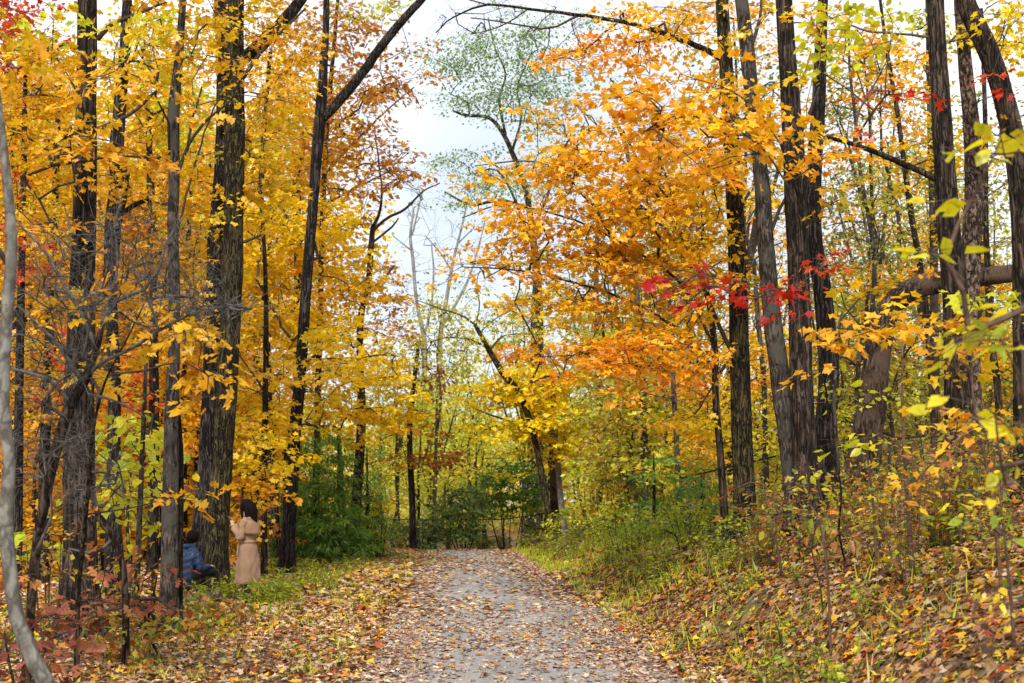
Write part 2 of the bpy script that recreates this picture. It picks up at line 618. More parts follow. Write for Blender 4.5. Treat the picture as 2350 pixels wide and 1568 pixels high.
def skeleton(seed_pts, pts, rmin=.004, rk=.0036, rmax=.05, jit=.07, bias=.45):
    """join crown points to the nearest existing wood, nearest first"""
    seed_pts = np.asarray(seed_pts, float)
    ns = len(seed_pts)
    d0 = np.linalg.norm(pts[:, None] - seed_pts[None], axis=2).min(1)
    order = np.argsort(d0)
    nodes = list(seed_pts)
    parent = [-1] * ns
    arr = np.zeros((ns + 2 * len(pts), 3))
    arr[:ns] = seed_pts
    m = ns
    parents = np.full(len(arr), -1)
    dirs = np.zeros((len(pts), 3))
    for o in order:
        p = pts[o]
        dv = p - arr[:m]
        dist = np.linalg.norm(dv, axis=1)
        cost = dist + bias * np.clip(-dv[:, 2], 0, None) - .12 * np.clip(dv[:, 2], 0, None)
        j = int(np.argmin(cost))
        ln = dist[j]
        mid = (arr[j] + p) / 2 + rng.normal(0, jit * ln, 3) + np.array([0, 0, .04 * ln])
        arr[m] = mid
        parents[m] = j
        arr[m + 1] = p
        parents[m + 1] = m
        dirs[o] = p - arr[j]
        m += 2
    arr = arr[:m]
    parents = parents[:m]
    cnt = np.ones(m)
    for i in range(m - 1, ns - 1, -1):
        cnt[parents[i]] += cnt[i]
    r = np.clip(rk * np.sqrt(cnt), rmin, rmax)
    ch = np.arange(ns, m)
    pa = parents[ch]
    ra = np.where(pa < ns, np.minimum(r[ch] * 1.25, rmax), np.minimum(r[pa], r[ch] * 1.5))
    rt = np.arange(m)
    for i in range(ns, m):
        rt[i] = i if parents[i] < ns else rt[parents[i]]
    of = np.zeros(len(pts), int)
    of[order] = rt[ns + 1 + 2 * np.arange(len(pts))]
    return arr[pa], arr[ch], ra, r[ch], dirs, rt[ch], of


def trunk_mesh(mb, W, k=18, flare=.45, rough=1.0, step=.14, zbase=None):
    """W: n x 4 control points (x, y, z, radius)"""
    Q = catmull(W, step)
    P, R = Q[:, :3], np.clip(Q[:, 3], .003, None)
    th = np.linspace(0, 2 * math.pi, k, endpoint=False)[None]
    s = np.concatenate([[0], np.cumsum(np.linalg.norm(np.diff(P, axis=0), axis=1))])[:, None]
    mod = np.ones((len(P), k))
    for kk in (2, 3, 4, 6):
        mod += rough * .035 / math.sqrt(kk / 2) * np.sin(kk * th + rng.uniform(0, 6) + s * rng.uniform(-1.2, 1.2) + .6 * np.sin(s * rng.uniform(1, 3)))
    mod += rough * .02 * np.sin(s * 5 + rng.uniform(0, 6)) * np.sin(th + rng.uniform(0, 6))
    mod += rough * rng.normal(0, .014, mod.shape)
    if flare > 0:
        lob = 1 + .45 * np.sin(3 * th + rng.uniform(0, 6)) + .3 * np.sin(5 * th + rng.uniform(0, 6))
        mod += 1.35 * flare * np.exp(-s / .32) * lob
    tube(mb, P, R, k, mod)
    return P, R


STAT = {'leaves': 0, 'sprays': 0}


def blob_points(b):
    """b = dict(x, y, rx, ry, d, dr, dens, pal, kind, size, nl, L)"""
    A = math.pi * b['rx'] * b['ry'] * (b['d'] / F) ** 2
    per = b['nl'] * b['size'] ** 2 * .45 * .42 * (.4 if b['kind'] in ('sliver', 'narrow') else 1)
    n = max(2, int(b['dens'] * A / per))
    r = np.sqrt(rng.uniform(0, 1, n)) * (1 + rng.normal(0, .06, n))
    th = rng.uniform(0, 2 * math.pi, n)
    X = b['x'] + b['rx'] * r * np.cos(th)
    Y = b['y'] + b['ry'] * r * np.sin(th)
    D = b['d'] + b['dr'] * rng.uniform(-1, 1, n)
    pts = np.array([at(x, y, d) for x, y, d in zip(X, Y, D)])
    return pts


def B(x, y, rx, ry, d, pal='gold', dens=1.0, kind='maple', size=.10, nl=34, L=.75, dr=None, **kw):
    return dict(x=x, y=y, rx=rx, ry=ry, d=d, dr=(1.2 if dr is None else dr), dens=dens, pal=pal, kind=kind, size=size, nl=nl, L=L, kw=kw)


def tree(name, label, trunks, d, bark='bark', twig='twig', limbs=(), blobs=(), cat='tree', group=None, k=18,
         flare=.45, rough=1.0, step=.14, seed_z=1.0, bare=None, on_ground=True, leafmat='leaf', rk=.0036, bias=.45, leafname='foliage', rmax=.05, kk=4):
    """trunks: list of [(px, py, width_px[, d])...] from base upwards; limbs the same"""
    base = None
    seeds = []
    mbs = []
    for ti, tr in enumerate(trunks):
        W = []
        for q in tr:
            dd = q[3] if len(q) > 3 else d
            p = at(q[0], q[1], dd)
            W.append([*p, q[2] * .5 * dd / F])
        W = np.array(W)
        if on_ground:
            g = float(gz(W[0, 0], W[0, 1]))
            if W[0, 2] > g + .05:
                dv = W[0, :3] - W[1, :3]
                t = min((W[0, 2] - g + .06) / max(1e-3, -dv[2]), 1.2) if dv[2] < -1e-3 else 0
                nb = W[0, :3] + dv * t * .5
                nb[2] = g - .06
                W = np.vstack([[*nb, W[0, 3] * 1.03], W])
            elif W[0, 2] < g - .3:
                keep = W[:, 2] > g + .1
                i0 = max(0, int(np.argmax(keep)) - 1)
                a, b2 = W[i0], W[min(i0 + 1, len(W) - 1)]
                t = (g - .06 - a[2]) / max(b2[2] - a[2], 1e-6)
                W = np.vstack([a + (b2 - a) * t, W[i0 + 1:]])
            else:
                W[0, 2] = g - .06
        if base is None:
            base = W[0, :3].copy()
            base[2] = float(gz(base[0], base[1])) if on_ground else base[2]
        m = MB()
        P, Rr = trunk_mesh(m, W, k=k, flare=flare if on_ground else 0, rough=rough, step=step)
        mbs.append(m)
        sel = P[:, 2] > base[2] + seed_z
        seeds.append(P[sel][::2])
    root = thing(name, label, cat, base, group)
    for m in mbs:
        m.build('trunk', M[bark], root, smooth=True)
    br = MB()
    for lb in limbs:
        W = []
        for q in lb:
            dd = q[3] if len(q) > 3 else d
            p = at(q[0], q[1], dd)
            W.append([*p, q[2] * .5 * dd / F])
        W = np.array(W)
        Q = catmull(W, .12)
        lm = MB()
        tube(lm, Q[:, :3] + rng.normal(0, .004, (len(Q), 3)), Q[:, 3], 8)
        lm.build('limb', M[bark if Q[0, 3] > .05 else twig], root, smooth=True)
        seeds.append(Q[::2, :3])
    seeds = np.vstack([s for s in seeds if len(s)]) if any(len(s) for s in seeds) else base[None] + [0, 0, 1]
    lf = MB()
    allp, meta = [], []
    for b in blobs:
        p = blob_points(b)
        allp.append(p)
        meta.append((b, len(p)))
    if bare is not None:
        for b in bare:
            n = b['n']
            r = np.sqrt(rng.uniform(0, 1, n))
            th = rng.uniform(0, 6.283, n)
            pp = np.array([at(b['x'] + b['rx'] * a * math.cos(t), b['y'] + b['ry'] * a * math.sin(t), b['d'] + b['dr'] * u) for a, t, u in zip(r, th, rng.uniform(-1, 1, n))])
            allp.append(pp)
            meta.append((None, n))
    if allp:
        P = np.vstack(allp)
        A_, B_, ra, rb, dirs, rts, of = skeleton(seeds, P, rk=rk, bias=bias, rmax=rmax)
        ids = np.unique(rts)
        apart = len(ids) <= 10          # a few main branches: each its own part
        brs = {q: MB() for q in ids} if apart else None
        if apart:
            for q in ids:
                m_ = rts == q
                segs(brs[q], A_[m_], B_[m_], ra[m_], rb[m_], kk)
        else:
            segs(br, A_, B_, ra, rb, kk)
        i = 0
        for b, n in meta:
            C0 = P[i:i + n]
            ax0 = dirs[i:i + n].copy()
            of0 = of[i:i + n]
            i += n
            for q in (ids if apart else [None]):
                sel = slice(None) if q is None else of0 == q
                C, ax = C0[sel], ax0[sel].copy()
                bb = br if q is None else brs[q]
                n_ = len(C)
                if n_ == 0:
                    continue
                if b is None:
                    # fine bare twigs at the tips
                    for _ in range(6):
                        dd = nrm(nrm(ax) + rng.normal(0, .75, (n_, 3)))
                        l1 = rng.uniform(.12, .34, (n_, 1))
                        s0 = C - nrm(ax) * rng.uniform(0, .35, (n_, 1))
                        e = s0 + dd * l1
                        segs(bb, s0, e, .0026, .0020, 3)
                        e2 = e + nrm(dd + rng.normal(0, .6, (n_, 3))) * l1 * .7
                        segs(bb, e, e2, .0020, .0012, 3)
                    continue
                ax[:, 2] *= .35
                ax = nrm(ax) + rng.normal(0, .35, (n_, 3)) * [1, 1, .3]
                L = b['L'] * rng.uniform(.7, 1.3, n_)
                sprays(lf, bb, C, ax, L, b['pal'], b['kind'], b['size'], b['nl'], twigs=b['kw'].get('twigs', True),
                       thick=b['kw'].get('thick', .055 if b['kind'] == 'maple' else .09), tilt=b['kw'].get('tilt', .40 if b['kind'] == 'maple' else .5), droop=b['kw'].get('droop', .25), hang=b['kw'].get('hang', .35))
                STAT['sprays'] += n_
                STAT['leaves'] += n_ * b['nl']
        if apart:
            for q in ids:
                brs[q].build('branch', M[twig], root)
    br.build('branches', M[twig], root)
    lf.build(leafname, M[leafmat], root, colors=True)
    return root


MARKS = []


def where(px, d, marks=None):
    mk = sorted(marks or MARKS, key=lambda m: abs(m[0] - px))[0]
    return ('just left of ' if px < mk[0] else 'just right of ') + mk[1]


def label_set(objs, bases, marks):
    """own label for each copy: its look, the trunk it stands beside, its rank in depth"""
    rows = {}
    for o, b in zip(objs, bases):
        px = CX + o.location.x / max(o.location.y, 1) * F
        rows.setdefault((b, where(px, o.location.y, marks)), []).append(o)
    w1 = ['', 'second ', 'third ', 'fourth ', 'fifth ', 'sixth ', 'seventh ', 'eighth ', 'ninth ', 'tenth ', 'eleventh ', 'twelfth ', 'thirteenth ', 'fourteenth ', 'fifteenth ', 'sixteenth ', 'seventeenth ', 'eighteenth ', 'nineteenth ', 'twentieth ']
    rank = [q + 'nearest' for q in w1] + ['twenty-' + q.strip() + ' nearest' for q in ['first '] + w1[1:9]] + ['thirtieth nearest'] + ['thirty-' + q.strip() + ' nearest' for q in ['first '] + w1[1:9]] + ['hindmost'] * 3
    for (b, wv), os_ in rows.items():
        os_.sort(key=lambda o: o.location.y)
        for i, o in enumerate(os_):
            o['label'] = (b + ', ' + wv) if len(os_) == 1 else (rank[min(i, 39)] + ' ' + b + ' ' + wv)
# ================================================================== GROUND, PATH, LITTER
def ground_material():
    m, t, out = new_mat('forest_floor')
    tcn = N(t, 'ShaderNodeTexCoord')
    vo = N(t, 'ShaderNodeTexVoronoi', Scale=13.0, Randomness=1.0)
    wr = N(t, 'ShaderNodeTexNoise', Scale=9.0, Detail=2.0)
    mxv = N(t, 'ShaderNodeMix', data_type='RGBA', blend_type='LINEAR_LIGHT')
    mxv.inputs[0].default_value = .06
    t.links.new(tcn.outputs['Object'], wr.inputs['Vector'])
    t.links.new(tcn.outputs['Object'], mxv.inputs[6])
    t.links.new(wr.outputs['Color'], mxv.inputs[7])
    t.links.new(mxv.outputs[2], vo.inputs['Vector'])
    sp = N(t, 'ShaderNodeSeparateColor')
    t.links.new(vo.outputs['Color'], sp.inputs[0])
    rp = ramp(t, [(0, (.035, .02, .012)), (.25, (.10, .05, .02)), (.45, (.22, .11, .045)), (.62, (.30, .18, .10)), (.8, (.40, .20, .03)), (1, (.14, .06, .02))])
    rp.color_ramp.interpolation = 'CONSTANT'
    t.links.new(sp.outputs[0], rp.inputs['Fac'])
    gn = N(t, 'ShaderNodeTexNoise', Scale=.7, Detail=4.0)
    t.links.new(tcn.outputs['Object'], gn.inputs['Vector'])
    gr = ramp(t, [(.48, (0, 0, 0)), (.62, (1, 1, 1))])
    t.links.new(gn.outputs['Fac'], gr.inputs['Fac'])
    mg = N(t, 'ShaderNodeMix', data_type='RGBA')
    t.links.new(gr.outputs['Color'], mg.inputs[0])
    t.links.new(rp.outputs['Color'], mg.inputs[6])
    mg.inputs[7].default_value = (.06, .085, .018, 1)
    b = N(t, 'ShaderNodeBsdfPrincipled', Roughness=.9)
    bp = N(t, 'ShaderNodeBump', Strength=.8, Distance=.02)
    t.links.new(vo.outputs['Distance'], bp.inputs['Height'])
    t.links.new(bp.outputs['Normal'], b.inputs['Normal'])
    t.links.new(mg.outputs[2], b.inputs['Base Color'])
    t.links.new(b.outputs[0], out.inputs['Surface'])
    return m


def path_material():
    m, t, out = new_mat('gravel_path')
    tcn = N(t, 'ShaderNodeTexCoord')
    n1 = N(t, 'ShaderNodeTexNoise', Scale=110.0, Detail=3.0)
    n2 = N(t, 'ShaderNodeTexNoise', Scale=1.3, Detail=5.0, Roughness=.65)
    vo = N(t, 'ShaderNodeTexVoronoi', Scale=75.0)
    mpp = N(t, 'ShaderNodeMapping')
    mpp.inputs['Scale'].default_value = (1.5, .3, 1)            # damp and worn streaks along the way
    t.links.new(tcn.outputs['Object'], mpp.inputs['Vector'])
    t.links.new(mpp.outputs[0], n2.inputs['Vector'])
    for n in (n1, vo):
        t.links.new(tcn.outputs['Object'], n.inputs['Vector'])
    r1 = ramp(t, [(.3, (.16, .152, .146)), (.55, (.27, .26, .25)), (.75, (.40, .385, .365))])
    t.links.new(n1.outputs['Fac'], r1.inputs['Fac'])
    r2 = ramp(t, [(.3, (.55, .55, .57)), (.7, (1.15, 1.14, 1.12))])
    t.links.new(n2.outputs['Fac'], r2.inputs['Fac'])
    mu = N(t, 'ShaderNodeMix', data_type='RGBA', blend_type='MULTIPLY')
    mu.inputs[0].default_value = 1
    t.links.new(r1.outputs['Color'], mu.inputs[6])
    t.links.new(r2.outputs['Color'], mu.inputs[7])
    b = N(t, 'ShaderNodeBsdfPrincipled')
    rr = ramp(t, [(.4, (.36, .36, .36)), (.6, (.68, .68, .68))])
    t.links.new(n2.outputs['Fac'], rr.inputs['Fac'])
    t.links.new(rr.outputs['Color'], b.inputs['Roughness'])
    bp = N(t, 'ShaderNodeBump', Strength=.6, Distance=.008)
    t.links.new(vo.outputs['Distance'], bp.inputs['Height'])
    t.links.new(bp.outputs['Normal'], b.inputs['Normal'])
    t.links.new(mu.outputs[2], b.inputs['Base Color'])
    t.links.new(b.outputs[0], out.inputs['Surface'])
    return m


M['ground'] = ground_material()
M['path'] = path_material()

xs = np.concatenate([[-260, -200, -150, -110, -80, -60, -45, -35, -28, -23, -19, -16], np.arange(-14, 14.01, .25), [16, 19, 23, 28, 35, 45, 60, 80, 110, 150, 200, 260]])
ys = np.concatenate([[-60, -40, -25, -15], np.arange(-8, 62, .35), [63, 65, 68, 72, 78, 85, 95, 110, 130, 160, 200, 260, 330]])
X, Y = np.meshgrid(xs, ys)
Z = gz(X, Y)
mb = MB()
ny, nx = X.shape
i = np.arange(ny - 1)[:, None] * nx + np.arange(nx - 1)[None]
mb.add(np.stack([X, Y, Z], -1).reshape(-1, 3), np.stack([i, i + 1, i + nx + 1, i + nx], -1).reshape(-1, 4))
tag(mb.build('ground', M['ground'], smooth=True), 'woodland floor rising to a bank on the right', None, kind='structure')

yy = np.arange(-6, 90, .3)
cc = np.linspace(-1, 1, 9)
mb = MB()
c0 = pc(yy)
tx = np.gradient(c0, yy)
nl_ = np.sqrt(1 + tx * tx)
el = 1.5 + .09 * np.sin(yy * 1.1) + .07 * np.sin(yy * 2.9 + 1) + rng.normal(0, .03, len(yy))
er = 1.5 + .09 * np.sin(yy * .9 + 2) + .07 * np.sin(yy * 3.3) + rng.normal(0, .03, len(yy))
Pv = []
for c in cc:
    hw = np.where(c < 0, el, er) * c
    x = c0 + hw / nl_
    y = yy - hw * tx / nl_
    zc = gz(x, y)
    Pv.append(np.stack([x, y, zc + .012 + .03 * (1 - c * c)], -1))
Pv = np.stack(Pv, 1)
n_, k_ = Pv.shape[:2]
i = np.arange(n_ - 1)[:, None] * k_ + np.arange(k_ - 1)[None]
mb.add(Pv.reshape(-1, 3), np.stack([i, i + 1, i + k_ + 1, i + k_], -1).reshape(-1, 4))
tag(mb.build('path', M['path'], smooth=True), 'grey gravel path running over a low crest', None, kind='structure')


# fallen leaves ----------------------------------------------------
LIT = {
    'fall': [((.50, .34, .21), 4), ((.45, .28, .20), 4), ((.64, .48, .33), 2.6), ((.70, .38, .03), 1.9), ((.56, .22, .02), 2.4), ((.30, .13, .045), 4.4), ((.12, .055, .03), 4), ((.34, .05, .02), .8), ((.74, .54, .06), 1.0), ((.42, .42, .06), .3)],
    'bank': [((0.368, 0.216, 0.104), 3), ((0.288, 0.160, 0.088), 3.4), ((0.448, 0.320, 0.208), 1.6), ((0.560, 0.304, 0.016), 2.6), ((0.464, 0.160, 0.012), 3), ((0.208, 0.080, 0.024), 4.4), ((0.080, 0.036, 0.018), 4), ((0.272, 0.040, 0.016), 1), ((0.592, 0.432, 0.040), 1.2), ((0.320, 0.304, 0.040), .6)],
    'path': [((.52, .37, .26), 4), ((.46, .31, .24), 4), ((.62, .49, .37), 2.6), ((.66, .36, .06), 1.2), ((.50, .22, .04), 1.6), ((.28, .13, .06), 3.6), ((.12, .06, .04), 3), ((.32, .06, .03), .5), ((.70, .52, .10), .7)],
}
PAL.update(LIT)


def litter(y0, y1, dens, size, kinds):
    """dens(u, y) leaves per m2"""
    lf = MB()
    area = 0
    P = []
    dmax = 420
    ya = np.linspace(y0, y1, 40)
    for a, b in zip(ya[:-1], ya[1:]):
        hwid = .40 * b + 1.0
        n = int((b - a) * 2 * hwid * dmax)
        x = rng.uniform(-hwid, hwid, n)
        y = rng.uniform(a, b, n)
        keep = rng.uniform(0, dmax, n) < dens(x - pc(y), y, x)
        P.append(np.stack([x[keep], y[keep]], 1))
    P = np.vstack(P)
    n = len(P)
    z = gz(P[:, 0], P[:, 1])
    on = np.abs(P[:, 0] - pc(P[:, 1])) < 1.5
    u = (P[:, 0] - pc(P[:, 1])) / 1.5
    z = z + np.where(on, .018 + .03 * np.clip(1 - u * u, 0, 1), rng.uniform(.005, .06, n))
    e = .05
    gx = (gz(P[:, 0] + e, P[:, 1]) - gz(P[:, 0] - e, P[:, 1])) / (2 * e)
    gy = (gz(P[:, 0], P[:, 1] + e) - gz(P[:, 0], P[:, 1] - e)) / (2 * e)
    Nn = nrm(np.stack([-gx, -gy, np.ones(n)], 1))
    Nn = Nn + rng.normal(0, 1, (n, 3)) * np.where(on, .13, .34)[:, None]
    a = rng.uniform(0, 6.283, n)
    D = np.stack([np.cos(a), np.sin(a), gx * np.cos(a) + gy * np.sin(a) + rng.normal(0, .12, n)], 1)
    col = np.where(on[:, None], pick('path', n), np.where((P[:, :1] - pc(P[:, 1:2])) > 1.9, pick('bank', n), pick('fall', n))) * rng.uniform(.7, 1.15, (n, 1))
    sz = size * rng.uniform(.55, 1.3, n) * np.where(on, .82, 1.0)
    kk = rng.integers(0, len(kinds), n)
    P3 = np.column_stack([P, z])
    for q, kd in enumerate(kinds):
        s = kk == q
        add_leaves(lf, P3[s], D[s], Nn[s], sz[s], col[s], kd, fold=.3, curl=.5)
    return lf, n


def ldens(sc):
    def f(u, y, x):
        a = np.abs(u + .12 * np.sin(y * .8))
        drift = .5 + .9 * (np.sin(x * 1.7 + y * .45 + 1.2 * np.sin(y * .8)) + .6 * np.sin(x * 3.9 - y * 1.7) > -.1)
        pth = (120 + 60 * sstep(-y, -20, -12)) * drift + 260 * sstep(a, .5, 1.35)
        patch = .55 + .9 * (np.sin(x * 2.3 + 1.3 * np.sin(y * 1.1)) * np.sin(y * 1.9 + x) > -.2)
        side = 400 * patch * (1 - .35 * sstep(np.abs(u), 5, 8))
        return np.where(a < 1.5, pth, side) * sc
    return f


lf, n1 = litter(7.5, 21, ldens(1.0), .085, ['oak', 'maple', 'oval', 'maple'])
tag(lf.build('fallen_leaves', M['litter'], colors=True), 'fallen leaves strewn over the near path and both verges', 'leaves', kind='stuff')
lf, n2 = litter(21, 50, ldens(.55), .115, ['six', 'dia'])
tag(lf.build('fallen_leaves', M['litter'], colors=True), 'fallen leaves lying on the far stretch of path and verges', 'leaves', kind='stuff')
print('litter', n1, n2)


def grass(patches, seed_cols, name, label, h=(.08, .22), wdt=.006):
    g = MB()
    for (x0, x1, y0, y1, dn) in patches:
        n = int((x1 - x0) * (y1 - y0) * dn)
        u = rng.uniform(x0, x1, n)
        y = rng.uniform(y0, y1, n)
        x = u + pc(y)
        keep = (np.sin(x * 3.1 + 2 * np.sin(y * .9)) + np.sin(y * 2.2 - x * 1.4) + rng.normal(0, .5, n)) > .1
        x, y = x[keep], y[keep]
        n = len(x)
        z = gz(x, y) - .01
        P = np.column_stack([x, y, z])
        D = np.column_stack([rng.normal(0, .45, n), rng.normal(0, .45, n), np.ones(n)])
        Nn = rng.normal(0, 1, (n, 3)) * [1, 1, .1]
        col = pick(seed_cols, n) * rng.uniform(.7, 1.1, (n, 1))
        L = rng.uniform(*h, n)
        add_leaves(g, P, D, Nn, L, col, 'blade', fold=.0)
    return tag(g.build(name, M['grass'], colors=True), label, 'grass', kind='stuff')


grass([(-4.0, -1.75, 13, 20, 80), (-3.6, -1.6, 20, 44, 150), (-1.5, -1.0, 34, 44, 60)], 'weed', 'grass', 'short green grass in patches along the left verge')
grass([(1.55, 4.0, 10, 20, 70), (1.5, 4.0, 20, 30, 200), (1.45, 5.0, 30, 46, 420)], 'weed', 'grass', 'green grass tufts at the foot of the right bank', h=(.08, .28))

# ================================================================== FENCES
M['metal'] = plain_mat('black_metal', (.006, .006, .007), (.014, .014, .016), 30, .5)
M['metal_grey'] = plain_mat('grey_wire', (.05, .05, .05), (.10, .10, .10), 30, .5)


def fence(name, label, pts, h, mesh_r, cell, mat):
    pts = [np.array(p, float) for p in pts]
    root = thing(name, label, 'fence', [pts[0][0], pts[0][1], float(gz(*pts[0]))])
    wires, rail = MB(), MB()
    tops = []
    for p in pts:
        g = float(gz(*p))
        pm = MB()
        tube(pm, [[*p, g - .2], [*p, g + h * .5], [*p, g + h + .02]], .028, 8)
        tube(pm, [[*p, g + h + .02], [*p, g + h + .06]], [.036, .01], 8)
        pm.build('post', M[mat], root, smooth=True)
        tops.append(np.array([*p, g + h]))
    tube(rail, np.array(tops), .020, 7)
    lo = np.array(tops) - [0, 0, h - .08]
    tube(rail, lo, .004, 4)
    for a, b in zip(tops[:-1], tops[1:]):
        ln = np.linalg.norm((b - a)[:2])
        n = int(ln / cell)
        hh = h - .1
        s = np.arange(-int(hh / cell), n)
        for sg in (1, -1):
            t0 = s * cell
            t1 = t0 + hh
            z0 = np.zeros(len(s))
            z1 = np.full(len(s), hh)
            # clip to the bay
            z0 = np.where(t0 < 0, -t0, z0)
            z1 = np.where(t1 > ln, hh - (t1 - ln), z1)
            t0 = np.clip(t0, 0, ln)
            t1 = np.clip(t1, 0, ln)
            if sg < 0:
                t0, t1 = ln - t0, ln - t1
            f0 = (t0 / ln)[:, None]
            f1 = (t1 / ln)[:, None]
            A = a + (b - a) * f0
            Bb = a + (b - a) * f1
            A[:, 2] += z0 - hh
            Bb[:, 2] += z1 - hh
            segs(wires, A, Bb, mesh_r, mesh_r, 3)
    rail.build('rail', M[mat], root, smooth=True)
    wires.build('wire_mesh', M[mat if mesh_r > .002 else 'metal_grey'], root)
    return root


fence('chain_link_fence', 'black chain-link fence across the far end of the path under green shrubs',
      [(-4.6, 48.3), (-3.0, 48.2), (-1.55, 48.0), (-.28, 47.8), (1.0, 47.8), (2.4, 48.3)], 1.05, .0022, .075, 'metal')
fence('chain_link_fence', 'chain-link fence on the right bank behind the bent broken trunk',
      [(3.6, 30.5), (5.6, 29.2), (7.3, 27.6), (9.2, 27.0), (11.2, 26.4), (13.4, 26.0)], 1.15, .0019, .06, 'metal')

# ================================================================== LOGS, STICKS, ROCK
def log(label, pts, d, mat, k=14, name='fallen_log', cat='log', stubs=0):
    W = []
    for q in pts:
        dd = q[3] if len(q) > 3 else d
        p = at(q[0], q[1], dd)
        W.append([*p, q[2] * .5 * dd / F])
    W = np.array(W)
    base = W[0, :3].copy()
    base[2] = float(gz(base[0], base[1]))
    root = thing(name, label, cat, base)
    m = MB()
    Q = catmull(W, .1)
    th = np.linspace(0, 6.283, k, endpoint=False)[None]
    s = np.arange(len(Q))[:, None] * .1
    mod = 1 + .08 * np.sin(2 * th + s) + .05 * np.sin(5 * th + 2 * s) + rng.normal(0, .025, (len(Q), k))
    tube(m, Q[:, :3], Q[:, 3], k, mod)
    m.build('trunk', M[mat], root, smooth=True)
    for _ in range(stubs):
        st = MB()
        i = rng.integers(1, len(Q) - 1)
        dr = nrm(rng.normal(0, 1, 3) + [0, 0, .6])
        a = Q[i, :3]
        tube(st, [a, a + dr * Q[i, 3] * 1.6, a + dr * (Q[i, 3] * 1.6 + rng.uniform(.05, .3)) + rng.normal(0, .02, 3)], [Q[i, 3] * .3, Q[i, 3] * .22, .006], 6)
        st.build('branch_stub', M[mat], root, smooth=True)
    return root


M['log'] = bark_mat('log_bark', (.03, .018, .012), (.13, .085, .06), (.28, .20, .155), zs=.5, scale=14, bump=.8)
M['log_grey'] = bark_mat('log_grey', (.04, .035, .03), (.13, .12, .105), (.27, .26, .24), zs=.5, scale=16, bump=.5, moss=.2)
log('reddish brown log propped against the mossy trunk, a man in blue sitting on it', [(385, 1362, 24, 23.9), (425, 1345, 26, 24.2), (462, 1322, 23, 24.9), (482, 1310, 18, 25.3)], 24.5, 'log', stubs=3)
log('grey weathered log lying under the weeds below the propped log', [(395, 1392, 20, 21.9), (440, 1380, 22, 22.4), (500, 1362, 18, 23.2)], 22.5, 'log_grey', stubs=3)
log('pale rotting branch lying on the ground at the grey trunk, nearest the path', [(404, 1424, 12, 19.6), (450, 1422, 13, 19.7), (505, 1426, 11, 19.8), (548, 1438, 7, 19.6)], 19.7, 'log_grey', stubs=3)
log('dead stick lying on the leaves of the bank before the bent trunk', [(2035, 1185, 7, 18.5), (2080, 1172, 9, 18.6), (2120, 1180, 8, 18.7), (2140, 1198, 6, 18.6)], 18.6, 'log_grey', k=7, name='fallen_stick', cat='stick', stubs=4)


def rock(label, px, py, d, sx, sy, sz, mossy=True):
    p = at(px, py, d)
    p[2] = float(gz(p[0], p[1])) + sz * .25
    m = MB()
    nth, nph = 20, 12
    th = np.linspace(0, 2 * math.pi, nth, endpoint=False)
    ph = np.linspace(.06, math.pi - .06, nph)
    TH, PH = np.meshgrid(th, ph)
    r = 1 + .10 * np.sin(2 * TH + 1) * np.sin(PH) + .08 * np.sin(3 * PH + TH * 2) + .05 * np.sin(5 * TH) * np.sin(PH) + rng.normal(0, .015, TH.shape)
    V = np.stack([sx * r * np.sin(PH) * np.cos(TH), sy * r * np.sin(PH) * np.sin(TH), sz * r * np.cos(PH)], -1) + p
    i = np.arange(nph - 1)[:, None] * nth
    j = np.arange(nth)[None]
    jn = (j + 1) % nth
    Fq = np.stack([i + j, i + nth + j, i + nth + jn, i + jn], -1).reshape(-1, 4)
    m.add(V.reshape(-1, 3), [Fq, np.arange(nth)[None]])
    o = m.build('rock', M['rock'], origin=p, smooth=True)
    return tag(o, label, 'rock')


M['rock'] = bark_mat('rock', (.07, .07, .065), (.17, .165, .15), (.28, .27, .25), zs=1, scale=7, bump=.3, moss=.55, mosscol=(.06, .10, .015))
rock('small grey rock with a cap of green moss at the left path verge', 330, 1503, 15.2, .15, .11, .075)
# ================================================================== LEFT-HAND TREES
# B(x, y, rx, ry, d, palette, density, leaf kind, size, leaves per spray, spray length)
tree('smooth_grey_tree', 'smooth grey trunk curving up along the left edge of the picture, nearest tree', [
    [(122, 1610, 34), (80, 1520, 34), (40, 1420, 32), (22, 1300, 30), (14, 1180, 29), (22, 1060, 27), (8, 930, 26), (12, 780, 25), (22, 640, 25), (26, 540, 23), (16, 420, 20), (2, 290, 17), (-20, 120, 15), (-45, -60, 13)]],
    9.5, bark='bark_smooth', flare=.1, rough=1.4, k=20,
    limbs=[[(20, 610, 14), (-10, 560, 11), (-60, 520, 9)], [(18, 855, 12), (-20, 840, 10), (-50, 820, 8)]],
    blobs=[B(-30, 60, 60, 90, 10, 'gold', .5, 'oak', .14, 22)])

